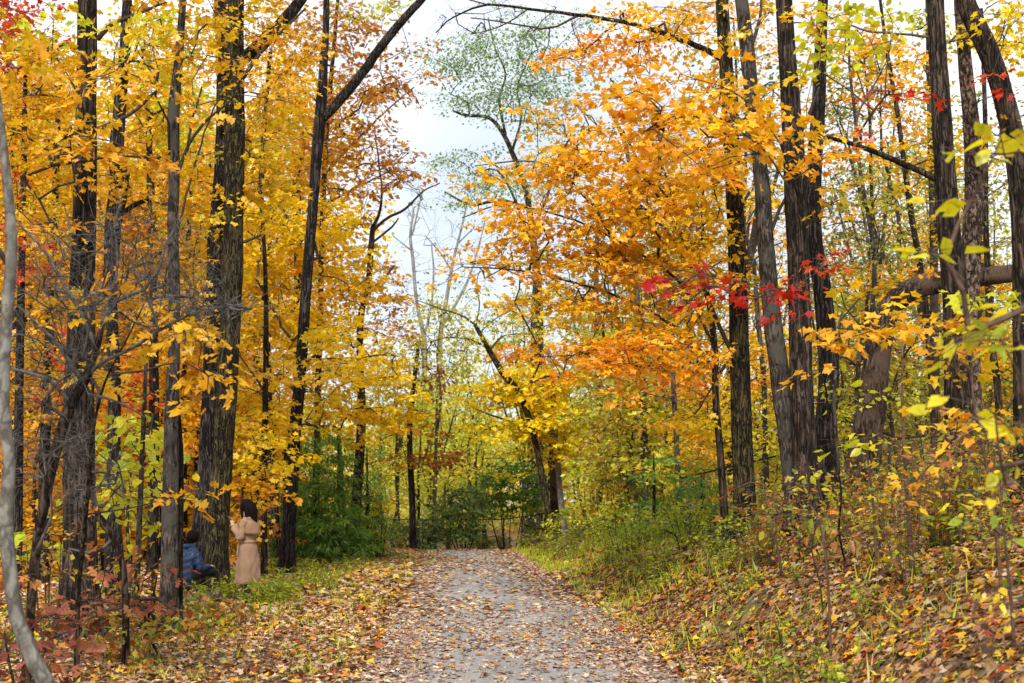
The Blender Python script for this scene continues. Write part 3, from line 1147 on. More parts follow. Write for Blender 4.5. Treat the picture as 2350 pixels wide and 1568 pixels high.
tree('bare_twiggy_tree', 'brown leaning trunk with a wide tangle of bare grey branches, at the left', [
    [(62, 1520, 22, 12.2), (70, 1400, 22, 12.2), (82, 1270, 24, 12.1), (110, 1110, 25, 12), (150, 960, 25, 12), (196, 870, 22, 12), (222, 800, 16, 12), (236, 740, 12, 12)],
    ], 12, bark='bark', twig='twig_grey', flare=.15, rough=1.2, seed_z=1.7, kk=4,
    limbs=[[(200, 860, 13), (240, 830, 9), (320, 790, 8), (400, 740, 7), (470, 710, 5), (560, 700, 4)],
           [(228, 780, 12), (250, 700, 10), (330, 665, 9), (365, 620, 8), (380, 560, 6), (420, 500, 4)],
           [(222, 800, 11), (180, 710, 9), (140, 640, 8), (110, 590, 6), (60, 530, 5), (10, 480, 4)],
           [(190, 880, 12), (140, 800, 9), (90, 750, 7), (40, 700, 5)],
           [(165, 930, 10), (110, 870, 9), (50, 850, 8), (0, 842, 6)],
           [(250, 700, 8), (270, 600, 6), (262, 520, 5), (280, 450, 3)],
           [(82, 1270, 9), (120, 1180, 6), (105, 1100, 5), (60, 1040, 4)],
           [(205, 905, 7), (290, 930, 5), (340, 960, 3)]],
    bare=[dict(x=260, y=610, rx=250, ry=120, d=11.6, dr=1.3, n=70), dict(x=110, y=760, rx=160, ry=170, d=11.8, dr=1.2, n=52), dict(x=400, y=690, rx=200, ry=60, d=11.8, dr=.9, n=34), dict(x=90, y=1000, rx=110, ry=110, d=12, dr=1, n=26)],
    blobs=[B(330, 610, 120, 60, 11.5, 'rust', .06, 'oval', .10, 4, .5)], rk=.0021)

tree('forked_sapling', 'crooked bare sapling between the leaning trunk and the thick brown trunk', [
    [(288, 1400, 16, 14.5), (282, 1300, 15, 14.5), (262, 1235, 17, 14.5), (222, 1180, 16, 14.5), (208, 1120, 13, 14.5), (200, 1050, 11, 14.5), (178, 980, 8, 14.5)]], 14.5,
    bark='bark', twig='twig_grey', flare=.1, k=12, limbs=[[(262, 1235, 10), (215, 1270, 7), (160, 1260, 5)]],
    bare=[dict(x=220, y=1080, rx=90, ry=110, d=14.5, dr=.7, n=26)],
    blobs=[B(250, 1180, 90, 60, 14.4, 'rust', .06, 'oak', .12, 5, .5)])

tree('large_oak', 'thickest brown furrowed trunk on the left under gold oak leaves', [
    [(186, 1450, 92), (186, 1400, 82), (184, 1300, 76), (182, 1150, 73), (182, 1000, 70), (184, 850, 66), (188, 700, 58), (192, 560, 54), (196, 400, 50), (198, 200, 47), (200, 0, 44), (202, -160, 42), (204, -330, 38)]], 18,
    bark='bark', k=26, flare=.5, step=.12,
    limbs=[[(222, 90, 14), (250, 60, 11), (320, 30, 8), (380, 5, 6)], [(185, 130, 12), (150, 100, 9), (60, 150, 7), (10, 170, 5)], [(190, 380, 12), (120, 330, 9), (40, 300, 7)], [(215, 300, 11), (300, 260, 9), (370, 200, 6)]],
    blobs=[B(90, 190, 150, 80, 16.5, 'gold', 1.5, 'oak', .16, 24, .8), B(90, 330, 150, 110, 16.5, 'gold', 1.5, 'oak', .16, 24, .8), B(290, 180, 130, 70, 15.5, 'gold', 1.0, 'oak', .16, 24, .8),
           B(300, 60, 110, 60, 16, 'goldy', .8, 'oak', .15, 24), B(90, 60, 90, 50, 17, 'ygb', 1.0, 'oak', .15, 24), B(330, 330, 90, 60, 16, 'gold', .7, 'oak', .15, 24),
           B(60, 470, 100, 70, 17, 'gold', 1.0, 'oak', .15, 24), B(200, -100, 300, 80, 18, 'gold', .6, 'oak', .16, 24)])

tree('oak_tree', 'dark trunk with a bulging knot behind the thickest left trunk', [
    [(262, 1290, 40), (260, 1150, 33), (262, 1000, 30), (262, 860, 29), (254, 700, 30), (256, 580, 34), (262, 500, 38), (274, 420, 42), (268, 340, 34), (274, 250, 30), (285, 130, 26), (292, 0, 22), (300, -140, 18)]], 26,
    bark='bark_dark', limbs=[[(262, 500, 14), (330, 462, 11), (390, 470, 8)], [(270, 440, 14), (292, 400, 16)], [(262, 850, 10), (200, 840, 8)]],
    blobs=[B(330, 420, 110, 90, 26, 'gold', 1.2, 'oak', .15, 26), B(330, 220, 110, 110, 27, 'goldy', 1.2, 'oak', .15, 26), B(350, 100, 90, 70, 25, 'ygb', .9, 'oak', .15, 24), B(130, 520, 120, 60, 27, 'goldy', 1.0, 'oak', .14, 26),
           B(330, 620, 120, 80, 27, 'gold', 1.3, 'oak', .15, 26)])

tree('slender_grey_tree', 'straight slender grey trunk before the seated man, broken snag top', [
    [(388, 1440, 46), (388, 1380, 40), (389, 1300, 38), (390, 1200, 36), (392, 1080, 34), (394, 960, 32), (398, 820, 30), (400, 680, 28), (397, 520, 27), (400, 400, 26), (398, 270, 27), (401, 225, 26), (410, 140, 20), (416, 60, 17), (424, -80, 14)]], 18.5,
    bark='bark_grey', k=22, flare=.3, rough=1.3,
    limbs=[[(404, 415, 10), (425, 350, 8), (462, 290, 7), (530, 230, 5)], [(402, 560, 7), (440, 400, 5), (490, 250, 4), (515, 210, 3)], [(430, 345, 7), (440, 280, 6), (465, 200, 4)]],
    blobs=[B(420, 10, 120, 60, 18, 'gold', .8, 'oak', .15, 24), B(520, 150, 90, 80, 17.5, 'gold', .9, 'oak', .15, 24), B(550, 230, 110, 40, 17, 'gold', .6, 'oak', .15, 20)])

tree('slender_companion_tree', 'thin dark stem growing right against the slender grey trunk', [
    [(409, 1385, 22), (410, 1300, 20), (412, 1180, 18), (414, 1050, 15), (408, 940, 12), (404, 860, 8)]], 18.75, bark='bark', flare=.2, k=14)

tree('thin_grey_tree', 'thin straight pole-like trunk between the knotted trunk and slender grey trunk', [
    [(312, 1370, 14), (318, 1250, 13), (324, 1100, 12), (330, 960, 11), (334, 860, 9), (338, 760, 7)]], 20.5, bark='bark_grey', flare=.2, k=12,
    blobs=[B(330, 960, 60, 110, 20.5, 'ygb', .45, 'heart', .17, 10, .7, tilt=.6), B(300, 1110, 90, 80, 21, 'ygb', .55, 'heart', .17, 10, .7, tilt=.6)])

tree('basswood_sapling', 'sapling with big bright lime leaves behind the two left brown trunks', [
    [(352, 1330, 9), (350, 1200, 8), (345, 1060, 6), (350, 950, 5)], [(300, 1330, 8), (292, 1200, 7), (300, 1080, 5)]], 22, bark='bark_grey', flare=.1, k=9, seed_z=.6,
    blobs=[B(340, 1060, 70, 130, 22, 'yg', .7, 'heart', .15, 12, .8, tilt=.7, hang=.7), B(250, 1080, 60, 120, 22, 'ygb', .4, 'heart', .15, 12, .8, tilt=.7, hang=.7), B(100, 1230, 90, 60, 21, 'ygb', .4, 'heart', .17, 10, .7),
           B(325, 1200, 40, 50, 22, 'ygb', .6, 'heart', .17, 10, .7)])

tree('dark_furrowed_tree', 'tall black furrowed trunk standing directly behind the mossy trunk', [
    [(458, 1310, 54), (462, 1240, 46), (474, 1120, 46), (482, 980, 44), (488, 850, 44), (490, 720, 46), (498, 610, 46), (500, 560, 50), (508, 450, 40), (516, 300, 38), (516, 150, 38), (508, 0, 36), (505, -160, 34)]], 27.5,
    bark='bark_dark', k=24, flare=.3, limbs=[[(540, 150, 30), (600, 100, 34), (650, 50, 30), (690, 0, 28), (730, -60, 24)]],
    blobs=[B(460, 330, 80, 50, 26, 'ygb', .6, 'oak', .14, 26), B(600, 60, 120, 80, 27, 'gold', .9, 'oak', .14, 26), B(450, 560, 70, 160, 28, 'goldy', 1.3, 'maple', .12, 36), B(450, 760, 70, 60, 28, 'gold', 1.0, 'oak', .13, 30)], rmax=.09)

tree('mossy_tree', 'mossy green-streaked trunk beside the man in blue and log', [
    [(498, 1325, 58), (499, 1270, 50), (503, 1180, 47), (510, 1080, 45), (516, 980, 45), (522, 860, 46), (528, 740, 47), (534, 620, 48), (536, 480, 47), (538, 350, 48), (540, 200, 44), (541, 60, 40), (544, -80, 38), (548, -240, 34)]], 26,
    bark='bark_moss', k=24, flare=.45,
    limbs=[[(556, 180, 12), (600, 120, 9), (660, 60, 7), (700, 20, 5)], [(545, 560, 8), (600, 540, 6)]],
    blobs=[B(620, 150, 110, 80, 25.5, 'gold', 1.1, 'oak', .14, 28), B(600, 300, 100, 80, 27, 'goldy', .9, 'maple', .12, 34), B(500, 210, 70, 50, 24.5, 'gold', .5, 'oak', .15, 20), B(510, 500, 40, 14, 24.5, 'goldy', .8, 'maple', .11, 20),
           B(600, 420, 90, 90, 27, 'goldy', 1.5, 'maple', .12, 36), B(470, 50, 90, 60, 26, 'goldy', .8, 'oak', .14, 26)])

tree('near_oak_branch_tree', 'young oak with big amber leaves spreading before the thick left trunks', [
    [(176, 1500, 12, 13.5), (180, 1350, 11, 13.4), (200, 1150, 9, 13), (212, 1000, 8, 12.6), (240, 880, 6, 12.2), (290, 780, 5, 12), (330, 700, 4, 12)]], 12.5, bark='bark', flare=.1, k=9,
    limbs=[[(250, 860, 5, 12.1), (330, 850, 4.5, 12), (420, 830, 4, 12), (500, 880, 3, 12), (530, 920, 2, 12)]],
    blobs=[B(350, 730, 110, 50, 12.5, 'gold', 1.0, 'oak', .16, 16, .6, dr=.8, hang=.5), B(420, 800, 90, 40, 12, 'gold', 1.0, 'oak', .16, 16, .6, dr=.8, hang=.5), B(490, 870, 50, 40, 12, 'gold', .8, 'oak', .16, 14, .5, dr=.6, hang=.6),
           B(250, 650, 90, 40, 13, 'rust', .6, 'oak', .15, 14, .6), B(120, 850, 120, 60, 13, 'gold', .35, 'oak', .15, 14, .6), B(280, 860, 80, 60, 13, 'gold', .8, 'oak', .15, 14, .6), B(200, 700, 110, 40, 12.5, 'orange', .45, 'oak', .15, 14, .6),
           B(435, 1135, 50, 10, 13.5, 'orange', .9, 'oak', .15, 10, .5, dr=.3)])

tree('crimson_oak_sapling', 'low oak sapling with dark red-brown leaves at the foot of the slender grey trunk', [
    [(330, 1440, 8), (300, 1380, 7), (280, 1330, 5), (300, 1290, 4)], [(335, 1440, 7), (350, 1380, 5), (360, 1320, 4)], [(325, 1440, 6), (240, 1400, 5), (180, 1370, 4)]], 15.5, bark='bark', flare=0, k=8, seed_z=.15,
    blobs=[B(300, 1300, 90, 24, 15.2, 'salmon', 1.3, 'oak', .14, 14, .55, dr=.6), B(210, 1370, 120, 36, 14.6, 'crim', 1.2, 'oak', .15, 14, .6, dr=.7), B(330, 1390, 80, 40, 15.5, 'salmon', 1.0, 'oak', .13, 12, .5, dr=.6),
           B(290, 1440, 110, 40, 15, 'mixfall', 1.3, 'oak', .12, 12, .5, dr=.6)], cat='sapling')
tree('crimson_oak_sapling', 'low wine-red oak sapling in the bottom left corner under the curving grey trunk', [
    [(40, 1600, 9), (20, 1520, 7), (10, 1450, 5)], [(60, 1600, 9), (90, 1530, 7), (110, 1470, 5)]], 11.5, bark='bark', flare=0, k=8, seed_z=.1,
    blobs=[B(50, 1470, 100, 60, 11.3, 'crim', 1.3, 'oak', .15, 14, .55, dr=.6), B(110, 1410, 80, 30, 12.5, 'crim', .9, 'oak', .14, 14, .55, dr=.6), B(60, 1540, 110, 30, 11, 'crim', .9, 'oak', .14, 14, .5, dr=.5), B(30, 1340, 60, 60, 12.5, 'salmon', .45, 'oak', .14, 12, .5)], cat='sapling')

tree('yellow_maple', 'dark leaning trunk carrying bright yellow maple foliage, right of the standing woman', [
    [(656, 1310, 38), (660, 1240, 32), (668, 1120, 29), (678, 980, 27), (690, 850, 27), (698, 730, 26), (708, 600, 25), (718, 480, 24), (726, 370, 25), (736, 260, 26), (742, 160, 20), (748, 60, 16), (750, -60, 14), (752, -180, 12)]], 33,
    bark='bark_dark', flare=.3, k=18,
    limbs=[[(734, 280, 22), (780, 230, 24), (830, 170, 23), (880, 100, 22), (930, 40, 20), (975, -10, 18), (1020, -70, 16)], [(684, 900, 9), (640, 870, 7), (580, 840, 5)], [(690, 850, 8), (740, 800, 6), (800, 760, 4)]],
    blobs=[B(610, 540, 110, 60, 34.6, 'yellow', 1.5, 'maple', .13, 36), B(690, 510, 120, 60, 34.6, 'yellow', 1.6, 'maple', .13, 36), B(610, 640, 70, 60, 34.6, 'yellow', 1.3, 'maple', .13, 36), B(680, 740, 110, 50, 34.6, 'yellow', 1.8, 'maple', .13, 36), B(780, 770, 80, 40, 32, 'yellow', 1.8, 'maple', .13, 36),
           B(850, 850, 70, 60, 34.6, 'yellow', 1.6, 'maple', .13, 36), B(750, 850, 90, 34, 31.5, 'yellow', 1.7, 'maple', .13, 36), B(800, 940, 110, 50, 34.6, 'yellow', 1.5, 'maple', .13, 36), B(900, 920, 80, 50, 34.6, 'yellow', 1.0, 'maple', .13, 36),
           B(720, 980, 50, 24, 34.6, 'goldy', .7, 'maple', .13, 34), B(850, 990, 70, 26, 34.6, 'goldy', .6, 'maple', .13, 34), B(610, 760, 70, 70, 34.6, 'goldy', 1.2, 'maple', .13, 36), B(790, 640, 60, 70, 34.6, 'goldy', 1.1, 'maple', .12, 36)], rmax=.08)

tree('gold_maple', 'thin trunk behind the standing woman with hanging gold maple leaves', [
    [(606, 1280, 15), (606, 1180, 14), (607, 1050, 13), (609, 900, 13), (611, 760, 12), (608, 600, 10), (600, 480, 8)]], 30, bark='bark', flare=.25, k=12,
    limbs=[[(608, 900, 6), (560, 830, 4), (520, 780, 3)]],
    blobs=[B(600, 950, 90, 60, 30, 'yellow', 1.5, 'maple', .13, 36), B(610, 1040, 80, 50, 29.5, 'yellow', 1.5, 'maple', .13, 34), B(620, 1110, 70, 35, 29, 'gold', 1.3, 'maple', .13, 30), B(550, 860, 40, 60, 30, 'gold', 1.1, 'maple', .13, 34), B(580, 1160, 40, 40, 29.5, 'goldy', 1.0, 'maple', .12, 30),
           B(640, 880, 40, 50, 31, 'goldy', 1.2, 'maple', .13, 34)])

tree('rust_oak', 'tall oak with rusty orange leaves beside the big forked leaning limb', [
    [(722, 1235, 18), (726, 1100, 16), (730, 900, 15), (735, 700, 14), (740, 500, 13), (750, 300, 12), (765, 120, 10), (780, -60, 8)]], 39, bark='bark', flare=.2, k=12,
    limbs=[[(745, 400, 8), (810, 330, 6), (880, 260, 4), (950, 200, 3)], [(742, 470, 7), (820, 430, 5), (900, 390, 3)]],
    blobs=[B(780, 70, 120, 70, 37, 'rust', 1.1, 'oak', .16, 30, .9), B(670, 90, 70, 110, 38, 'gold', 1.1, 'oak', .16, 30, .9), B(850, 190, 110, 60, 36, 'rust', 1.0, 'oak', .16, 30, .9), B(780, 230, 90, 60, 37, 'rust', 1.1, 'oak', .16, 30, .9), B(940, 160, 60, 70, 36, 'rust', .55, 'oak', .15, 24, .8),
           B(800, 330, 110, 70, 37, 'rust', 1.2, 'oak', .16, 30, .9), B(860, 420, 90, 50, 37, 'rust', .9, 'oak', .16, 30, .9), B(920, 380, 60, 40, 37, 'rust', .8, 'oak', .15, 24, .8), B(760, 420, 80, 60, 38, 'gold', 1.2, 'oak', .15, 30, .9), B(690, 330, 70, 80, 39, 'gold', 1.0, 'oak', .15, 30, .9),
           B(800, 500, 60, 40, 38, 'rust', .9, 'oak', .15, 30), B(830, 20, 100, 30, 36, 'ygb', .6, 'oak', .15, 26)])

tree('gap_tree', 'upright dark trunk with bare forked top, left of the path mouth', [
    [(808, 1290, 34), (812, 1240, 27), (818, 1150, 25), (826, 1040, 22), (830, 940, 19), (826, 830, 16), (828, 730, 15), (846, 640, 14), (852, 560, 13), (856, 520, 11)]], 38, bark='bark', flare=.3, k=16,
    limbs=[[(856, 520, 9), (870, 490, 7), (876, 440, 5), (870, 380, 4), (860, 300, 2.5)], [(856, 530, 8), (890, 500, 7), (930, 480, 6), (970, 440, 4), (1010, 420, 3)], [(840, 670, 8), (880, 640, 6), (905, 610, 4)], [(852, 560, 6), (900, 520, 5), (915, 500, 3)]],
    bare=[dict(x=880, y=440, rx=60, ry=90, d=38, dr=1.0, n=16), dict(x=950, y=460, rx=50, ry=50, d=38, dr=1, n=10)],
    blobs=[B(790, 700, 60, 60, 38, 'gold', 1.1, 'oak', .14, 30), B(870, 660, 60, 60, 38, 'gold', .9, 'maple', .13, 30), B(880, 740, 50, 60, 38, 'rust', .8, 'oak', .14, 26), B(820, 600, 40, 60, 39, 'goldy', .9, 'maple', .13, 30), B(910, 700, 30, 60, 38, 'rust', .35, 'oak', .14, 18)])
tree('thin_tree', 'thin stem leaning against the upright dark trunk left of the path mouth', [
    [(800, 1280, 12), (792, 1200, 11), (784, 1100, 10), (776, 1000, 8)]], 38.6, bark='bark_grey', flare=.1, k=9)

tree('brown_oak', 'russet-brown oak clump hanging left of the end of the path', [
    [(948, 1262, 16), (946, 1150, 15), (940, 1000, 13), (950, 880, 11), (960, 800, 8)]], 46, bark='bark_dark', flare=.2, k=11,
    blobs=[B(985, 1040, 60, 30, 45, 'brown', 1.4, 'oak', .18, 30, .9), B(940, 1055, 60, 18, 45, 'rust', 1.0, 'oak', .18, 30, .9), B(970, 870, 45, 40, 46, 'brown', 1.0, 'oak', .17, 28, .9), B(950, 960, 60, 40, 45, 'gold', 1.0, 'maple', .14, 30), B(920, 800, 50, 50, 45, 'gold', .6, 'maple', .14, 30),
           B(1010, 1000, 30, 30, 45, 'brown', .7, 'oak', .17, 26)])

# red maples deep in the left wood
tree('red_maple', 'scarlet maple glowing behind the gold leaves in the top left corner', [
    [(40, 1240, 22), (44, 900, 20), (50, 600, 16), (56, 300, 12), (60, 60, 8)]], 31, bark='bark_dark', flare=.2, k=12,
    blobs=[B(60, 40, 110, 50, 30, 'redor', 1.0, 'maple', .13, 34), B(20, 110, 60, 60, 30, 'redor', 1.1, 'maple', .13, 34), B(40, 560, 70, 80, 30, 'redor', 1.0, 'maple', .13, 34), B(10, 470, 50, 80, 31, 'red', .8, 'maple', .13, 34), B(140, 800, 60, 60, 31, 'redor', .5, 'maple', .13, 30)])
tree('red_maple', 'dark red maple glimpsed between the knotted trunk and slender grey trunk', [
    [(345, 1260, 16), (348, 1000, 15), (350, 760, 13), (352, 560, 10), (345, 380, 7)]], 33, bark='bark_dark', flare=.2, k=12,
    blobs=[B(330, 520, 60, 60, 33, 'redor', .3, 'maple', .13, 30), B(310, 850, 60, 40, 32, 'redor', .5, 'maple', .13, 30), B(150, 920, 90, 40, 32, 'redor', .4, 'maple', .13, 30), B(340, 930, 60, 40, 33, 'redor', .6, 'maple', .13, 30), B(430, 1120, 50, 50, 34, 'redor', .7, 'maple', .14, 30), B(430, 1010, 40, 50, 33, 'orange', 1.0, 'maple', .14, 30)])
tree('salmon_maple', 'pinkish orange young maple low behind the standing woman', [
    [(640, 1265, 10), (636, 1180, 9), (634, 1090, 7)], [(560, 1270, 9), (556, 1180, 8), (560, 1100, 6)]], 35, bark='bark_dark', flare=.1, k=9, seed_z=.3,
    blobs=[B(640, 1190, 50, 60, 35, 'salmon', .5, 'maple', .14, 28), B(560, 1150, 40, 60, 34, 'salmon', .8, 'maple', .14, 28), B(650, 1090, 40, 40, 35, 'orange', .7, 'maple', .14, 28), B(540, 1220, 40, 50, 33, 'rust', .8, 'maple', .14, 28)])

# gold wood behind: traced trunks, each with its own foliage
for nm, lb, tr, d, bl in [
    ('background_oak', 'dark trunk deep in the wood at far left behind the bare twigs', [(100, 1240, 26), (104, 1000, 24), (112, 800, 22), (118, 640, 20), (126, 460, 16), (134, 250, 12)], 34,
     [B(80, 620, 110, 70, 33, 'gold', 1.5, 'maple', .15, 34), B(80, 760, 110, 90, 34, 'goldy', .6, 'maple', .15, 34), B(70, 930, 100, 80, 34, 'gold', 1.0, 'maple', .15, 34), B(60, 1080, 90, 80, 34, 'gold', .8, 'maple', .15, 34), B(110, 400, 120, 100, 34, 'goldy', 1.3, 'maple', .15, 34)]),
    ('background_oak', 'dim trunk behind the slender grey trunk, halfway to the dark furrowed one', [(352, 1300, 20), (356, 1100, 19), (356, 900, 18), (352, 700, 18), (348, 520, 22), (344, 380, 16), (338, 240, 12)], 36,
     [B(300, 740, 110, 70, 36, 'gold', 1.5, 'maple', .15, 34), B(430, 660, 60, 60, 36, 'goldy', 1.3, 'maple', .15, 34), B(300, 920, 80, 60, 36, 'gold', .9, 'maple', .15, 34), B(240, 1000, 60, 80, 36, 'orange', .9, 'maple', .15, 34), B(430, 920, 40, 60, 36, 'gold', 1.3, 'maple', .15, 34), B(400, 440, 80, 80, 37, 'goldy', 1.2, 'maple', .15, 34), B(420, 260, 70, 80, 37, 'ygb', .9, 'maple', .15, 34)]),
    ('background_oak', 'dark trunk half hidden in gold leaves right of the mossy trunk', [(628, 1270, 16), (624, 1100, 16), (618, 950, 16), (612, 800, 18), (606, 640, 16), (598, 480, 15), (604, 330, 12), (620, 120, 10)], 37,
     [B(570, 700, 60, 60, 37, 'gold', 1.2, 'maple', .15, 34), B(640, 230, 80, 90, 37, 'goldy', 1.0, 'maple', .15, 34), B(560, 600, 50, 60, 38, 'goldy', 1.2, 'maple', .15, 34), B(650, 650, 50, 90, 37, 'gold', 1.2, 'maple', .15, 34)]),
    ('background_oak', 'short broken dark trunk section seen left of the leaning limb fork', [(676, 1262, 16), (680, 1000, 16), (682, 760, 16), (682, 560, 16), (678, 450, 18), (688, 370, 16), (700, 300, 8)], 41,
     [B(650, 400, 70, 60, 41, 'goldy', 1.3, 'maple', .16, 34), B(730, 560, 60, 70, 41, 'gold', 1.2, 'maple', .16, 34), B(760, 350, 50, 60, 41, 'rust', .8, 'oak', .17, 30), B(560, 980, 60, 70, 42, 'orange', 1.0, 'maple', .16, 34)]),
    ('background_oak', 'thin trunk far back just left of the dark furrowed trunk', [(424, 1260, 14), (422, 1100, 14), (420, 950, 13), (424, 800, 12), (430, 600, 10), (440, 400, 8)], 40,
     [B(400, 560, 70, 80, 40, 'goldy', 1.1, 'maple', .16, 34), B(230, 660, 90, 60, 40, 'gold', 1.2, 'maple', .16, 34), B(180, 560, 90, 60, 40, 'gold', 1.0, 'maple', .16, 34), B(420, 820, 50, 60, 40, 'gold', 1.2, 'maple', .16, 34), B(200, 1120, 90, 70, 40, 'mixfall', 1.0, 'maple', .16, 34), B(420, 1180, 40, 60, 40, 'orange', 1.1, 'maple', .16, 34)]),
    ('background_oak', 'slim grey trunk at far left edge behind the curved smooth trunk', [(30, 1240, 14), (34, 1000, 13), (36, 800, 12), (28, 560, 10), (30, 300, 8)], 42,
     [B(30, 1180, 90, 60, 42, 'mixfall', 1.0, 'maple', .16, 34), B(100, 1300, 110, 40, 38, 'orange', .8, 'maple', .15, 34), B(40, 250, 90, 90, 40, 'gold', 1.3, 'maple', .16, 34), B(130, 1180, 90, 50, 42, 'orange', .9, 'maple', .16, 34)]),
]:
    tree(nm, lb, [tr], d, bark='bark_dark', blobs=bl, flare=.2, k=12)

# hemlocks and green understorey on the left
def hemlock(label, px, ytop, ybase, d, w_, pal='green', n=1.0, name='hemlock'):
    h = ybase - ytop
    bl = []
    for f in (.05, .2, .35, .5, .65, .8, .93):
        bl.append(B(px + rng.uniform(-6, 6), ytop + h * f, max(14, w_ * (.15 + .85 * f)), h * .10, d, pal, 1.7 * n, 'sliver', .17, 80, .8, dr=max(.5, w_ * (.2 + f) * d / F), thick=.05, droop=.5, hang=.6, tilt=.5))
    return tree(name, label, [[(px, ybase, 9), (px + 1, (ybase + ytop) / 2, 7), (px, ytop, 3)]], d, bark='bark_dark', blobs=bl, flare=.1, k=9, seed_z=.25, cat='conifer', leafname='needles', bias=.1)


hemlock('dark green young hemlock right behind the leaning yellow maple trunk', 722, 985, 1280, 35.6, 66, n=2.8)
hemlock('feathery green hemlock filling the gap left of the upright dark trunk', 776, 1000, 1275, 36.5, 66, n=2.8)
hemlock('hemlock partly hidden behind the upright dark trunk by the path', 842, 1030, 1266, 40, 54, n=2.6)
hemlock('small hemlock low between the standing woman and leaning maple trunk', 690, 1110, 1275, 36, 46, n=2.4)


def shrub(name, label, px, py, d, rx, ry, pal, dens=1.1, kind='oval', size=.07, nst=5, nl=30, L=.5, hang=.3, dr=None, bark='twig', cat='shrub', extra=()):
    """py: centre of the leafy mass"""
    tr = []
    p0 = at(px, py, d)
    g = float(gz(p0[0], p0[1]))
    vy = HY + (CAMH - g) / d * F + 4
    for i in range(nst):
        f = (i + .5) / nst * 2 - 1
        x0 = px + f * rx * .25
        x1 = px + f * rx * .75
        tr.append([(x0, vy, max(3, .03 / d * F)), ((x0 + x1) / 2 + rng.uniform(-6, 6), (vy + py) / 2, max(2.2, .02 / d * F)), (x1, py - ry * .4, max(1.4, .01 / d * F))])
    bl = [B(px, py, rx, ry, d, pal, dens, kind, size, nl, L, dr=dr if dr else max(.4, rx * d / F * .7), hang=hang)] + list(extra)
    return tree(name, label, tr, d, bark=bark, blobs=bl, flare=0, k=6, seed_z=.12, cat=cat, bias=.2)


shrub('yellow_shrub', 'small shrub with yellow leaves leaning over the verge left of the path mouth', 868, 1190, 40, 40, 60, 'ygb', .7, 'oval', .10, 5, 26)
shrub('verge_shrub', 'straggly orange-gold shrub between the smooth curved trunk and thickest trunk', 110, 1270, 17, 80, 60, 'mixfall', .8, 'oval', .09, 6, 22)
shrub('verge_shrub', 'dark olive brush at the base of the thickest trunk, right side', 290, 1330, 20, 70, 50, 'mixfall', .8, 'oval', .08, 6, 24)
shrub('green_shrub', 'low grey-green shrub at the left edge of the path end', 960, 1225, 47.4, 70, 34, 'bluegreen', 2.6, 'oval', .11, 5)
shrub('green_shrub', 'broad dark green shrub leaning over the black fence, left half', 1062, 1180, 47.2, 62, 62, 'bluegreen', 3.2, 'oval', .11, 7)
shrub('green_shrub', 'tall mid-green leafy shrub over the black fence, right half', 1165, 1125, 48.8, 85, 62, 'green', 3.0, 'oval', .14, 4, extra=[B(1230, 1190, 50, 34, 49, 'weed', 1.2, 'oval', .12, 30, .6)])
shrub('green_shrub', 'light green shrub just right of the leaning thin tree', 1300, 1210, 40, 50, 40, 'weed', 1.2, 'oval', .10, 5)

# ================================================================== END OF THE PATH
tree('leaning_tree', 'thin mossy tree leaning left over the end of the path', [
    [(1268, 1266, 22), (1264, 1210, 17), (1250, 1130, 15), (1236, 1050, 14), (1214, 960, 14), (1190, 900, 14), (1156, 860, 15), (1126, 810, 13), (1106, 775, 11), (1090, 745, 9)]], 44, bark='bark_moss', flare=.25, k=14,
    limbs=[[(1090, 745, 4.8), (1060, 725, 4.2), (1000, 705, 3.0), (960, 690, 1.8)], [(1092, 750, 4.2), (1100, 700, 3.0), (1094, 650, 2.4), (1102, 620, 1.8)], [(1122, 800, 4.8), (1080, 780, 4.2), (1030, 775, 3.0), (990, 785, 1.8)], [(1124, 805, 4.2), (1160, 770, 3.0), (1250, 768, 1.8)], [(1100, 765, 3.0), (1140, 730, 2.4), (1170, 715, 1.8)]],
    blobs=[B(1040, 730, 90, 50, 44, 'yg', .28, 'oval', .12, 16, .8, hang=.9), B(1110, 690, 60, 50, 44, 'yg', .3, 'oval', .12, 16, .8, hang=.9), B(1010, 810, 90, 60, 44, 'yg', .5, 'oval', .12, 18, .8, hang=.9), B(1180, 730, 70, 40, 44, 'yg', .4, 'oval', .12, 18, .8)])
tree('yellow_maple', 'yellow maple glowing behind the thin leaning tree at the path end', [
    [(1277, 1236, 30), (1274, 1150, 26), (1272, 1060, 24), (1266, 980, 20), (1255, 900, 14), (1250, 840, 9)]], 47, bark='bark_red', flare=.25, k=14,
    limbs=[[(1270, 1020, 9), (1200, 980, 7), (1120, 950, 4), (1070, 930, 3)], [(1266, 980, 8), (1320, 940, 5), (1350, 900, 3)]],
    blobs=[B(1150, 905, 110, 26, 44.6, 'sunny', 3.40, 'maple', .18, 34, 1.0), B(1240, 870, 110, 30, 44.6, 'sunny', 3.40, 'maple', .18, 34, 1.0), B(1180, 985, 115, 22, 44.6, 'sunny', 3.40, 'maple', .18, 34, 1.0), B(1290, 945, 75, 45, 44.8, 'sunny', 2.89, 'maple', .18, 34, 1.0), B(1270, 1020, 80, 22, 45, 'sunny', 2.72, 'maple', .18, 30, 1.0),
           B(1230, 1040, 80, 18, 46, 'sunny', .7, 'maple', .15, 28), B(1320, 1010, 50, 26, 46, 'sunny', .9, 'maple', .15, 28), B(1300, 1080, 40, 16, 46, 'sunny', .6, 'maple', .15, 28), B(1190, 1085, 36, 14, 46, 'sunny', .5, 'maple', .15, 24)])
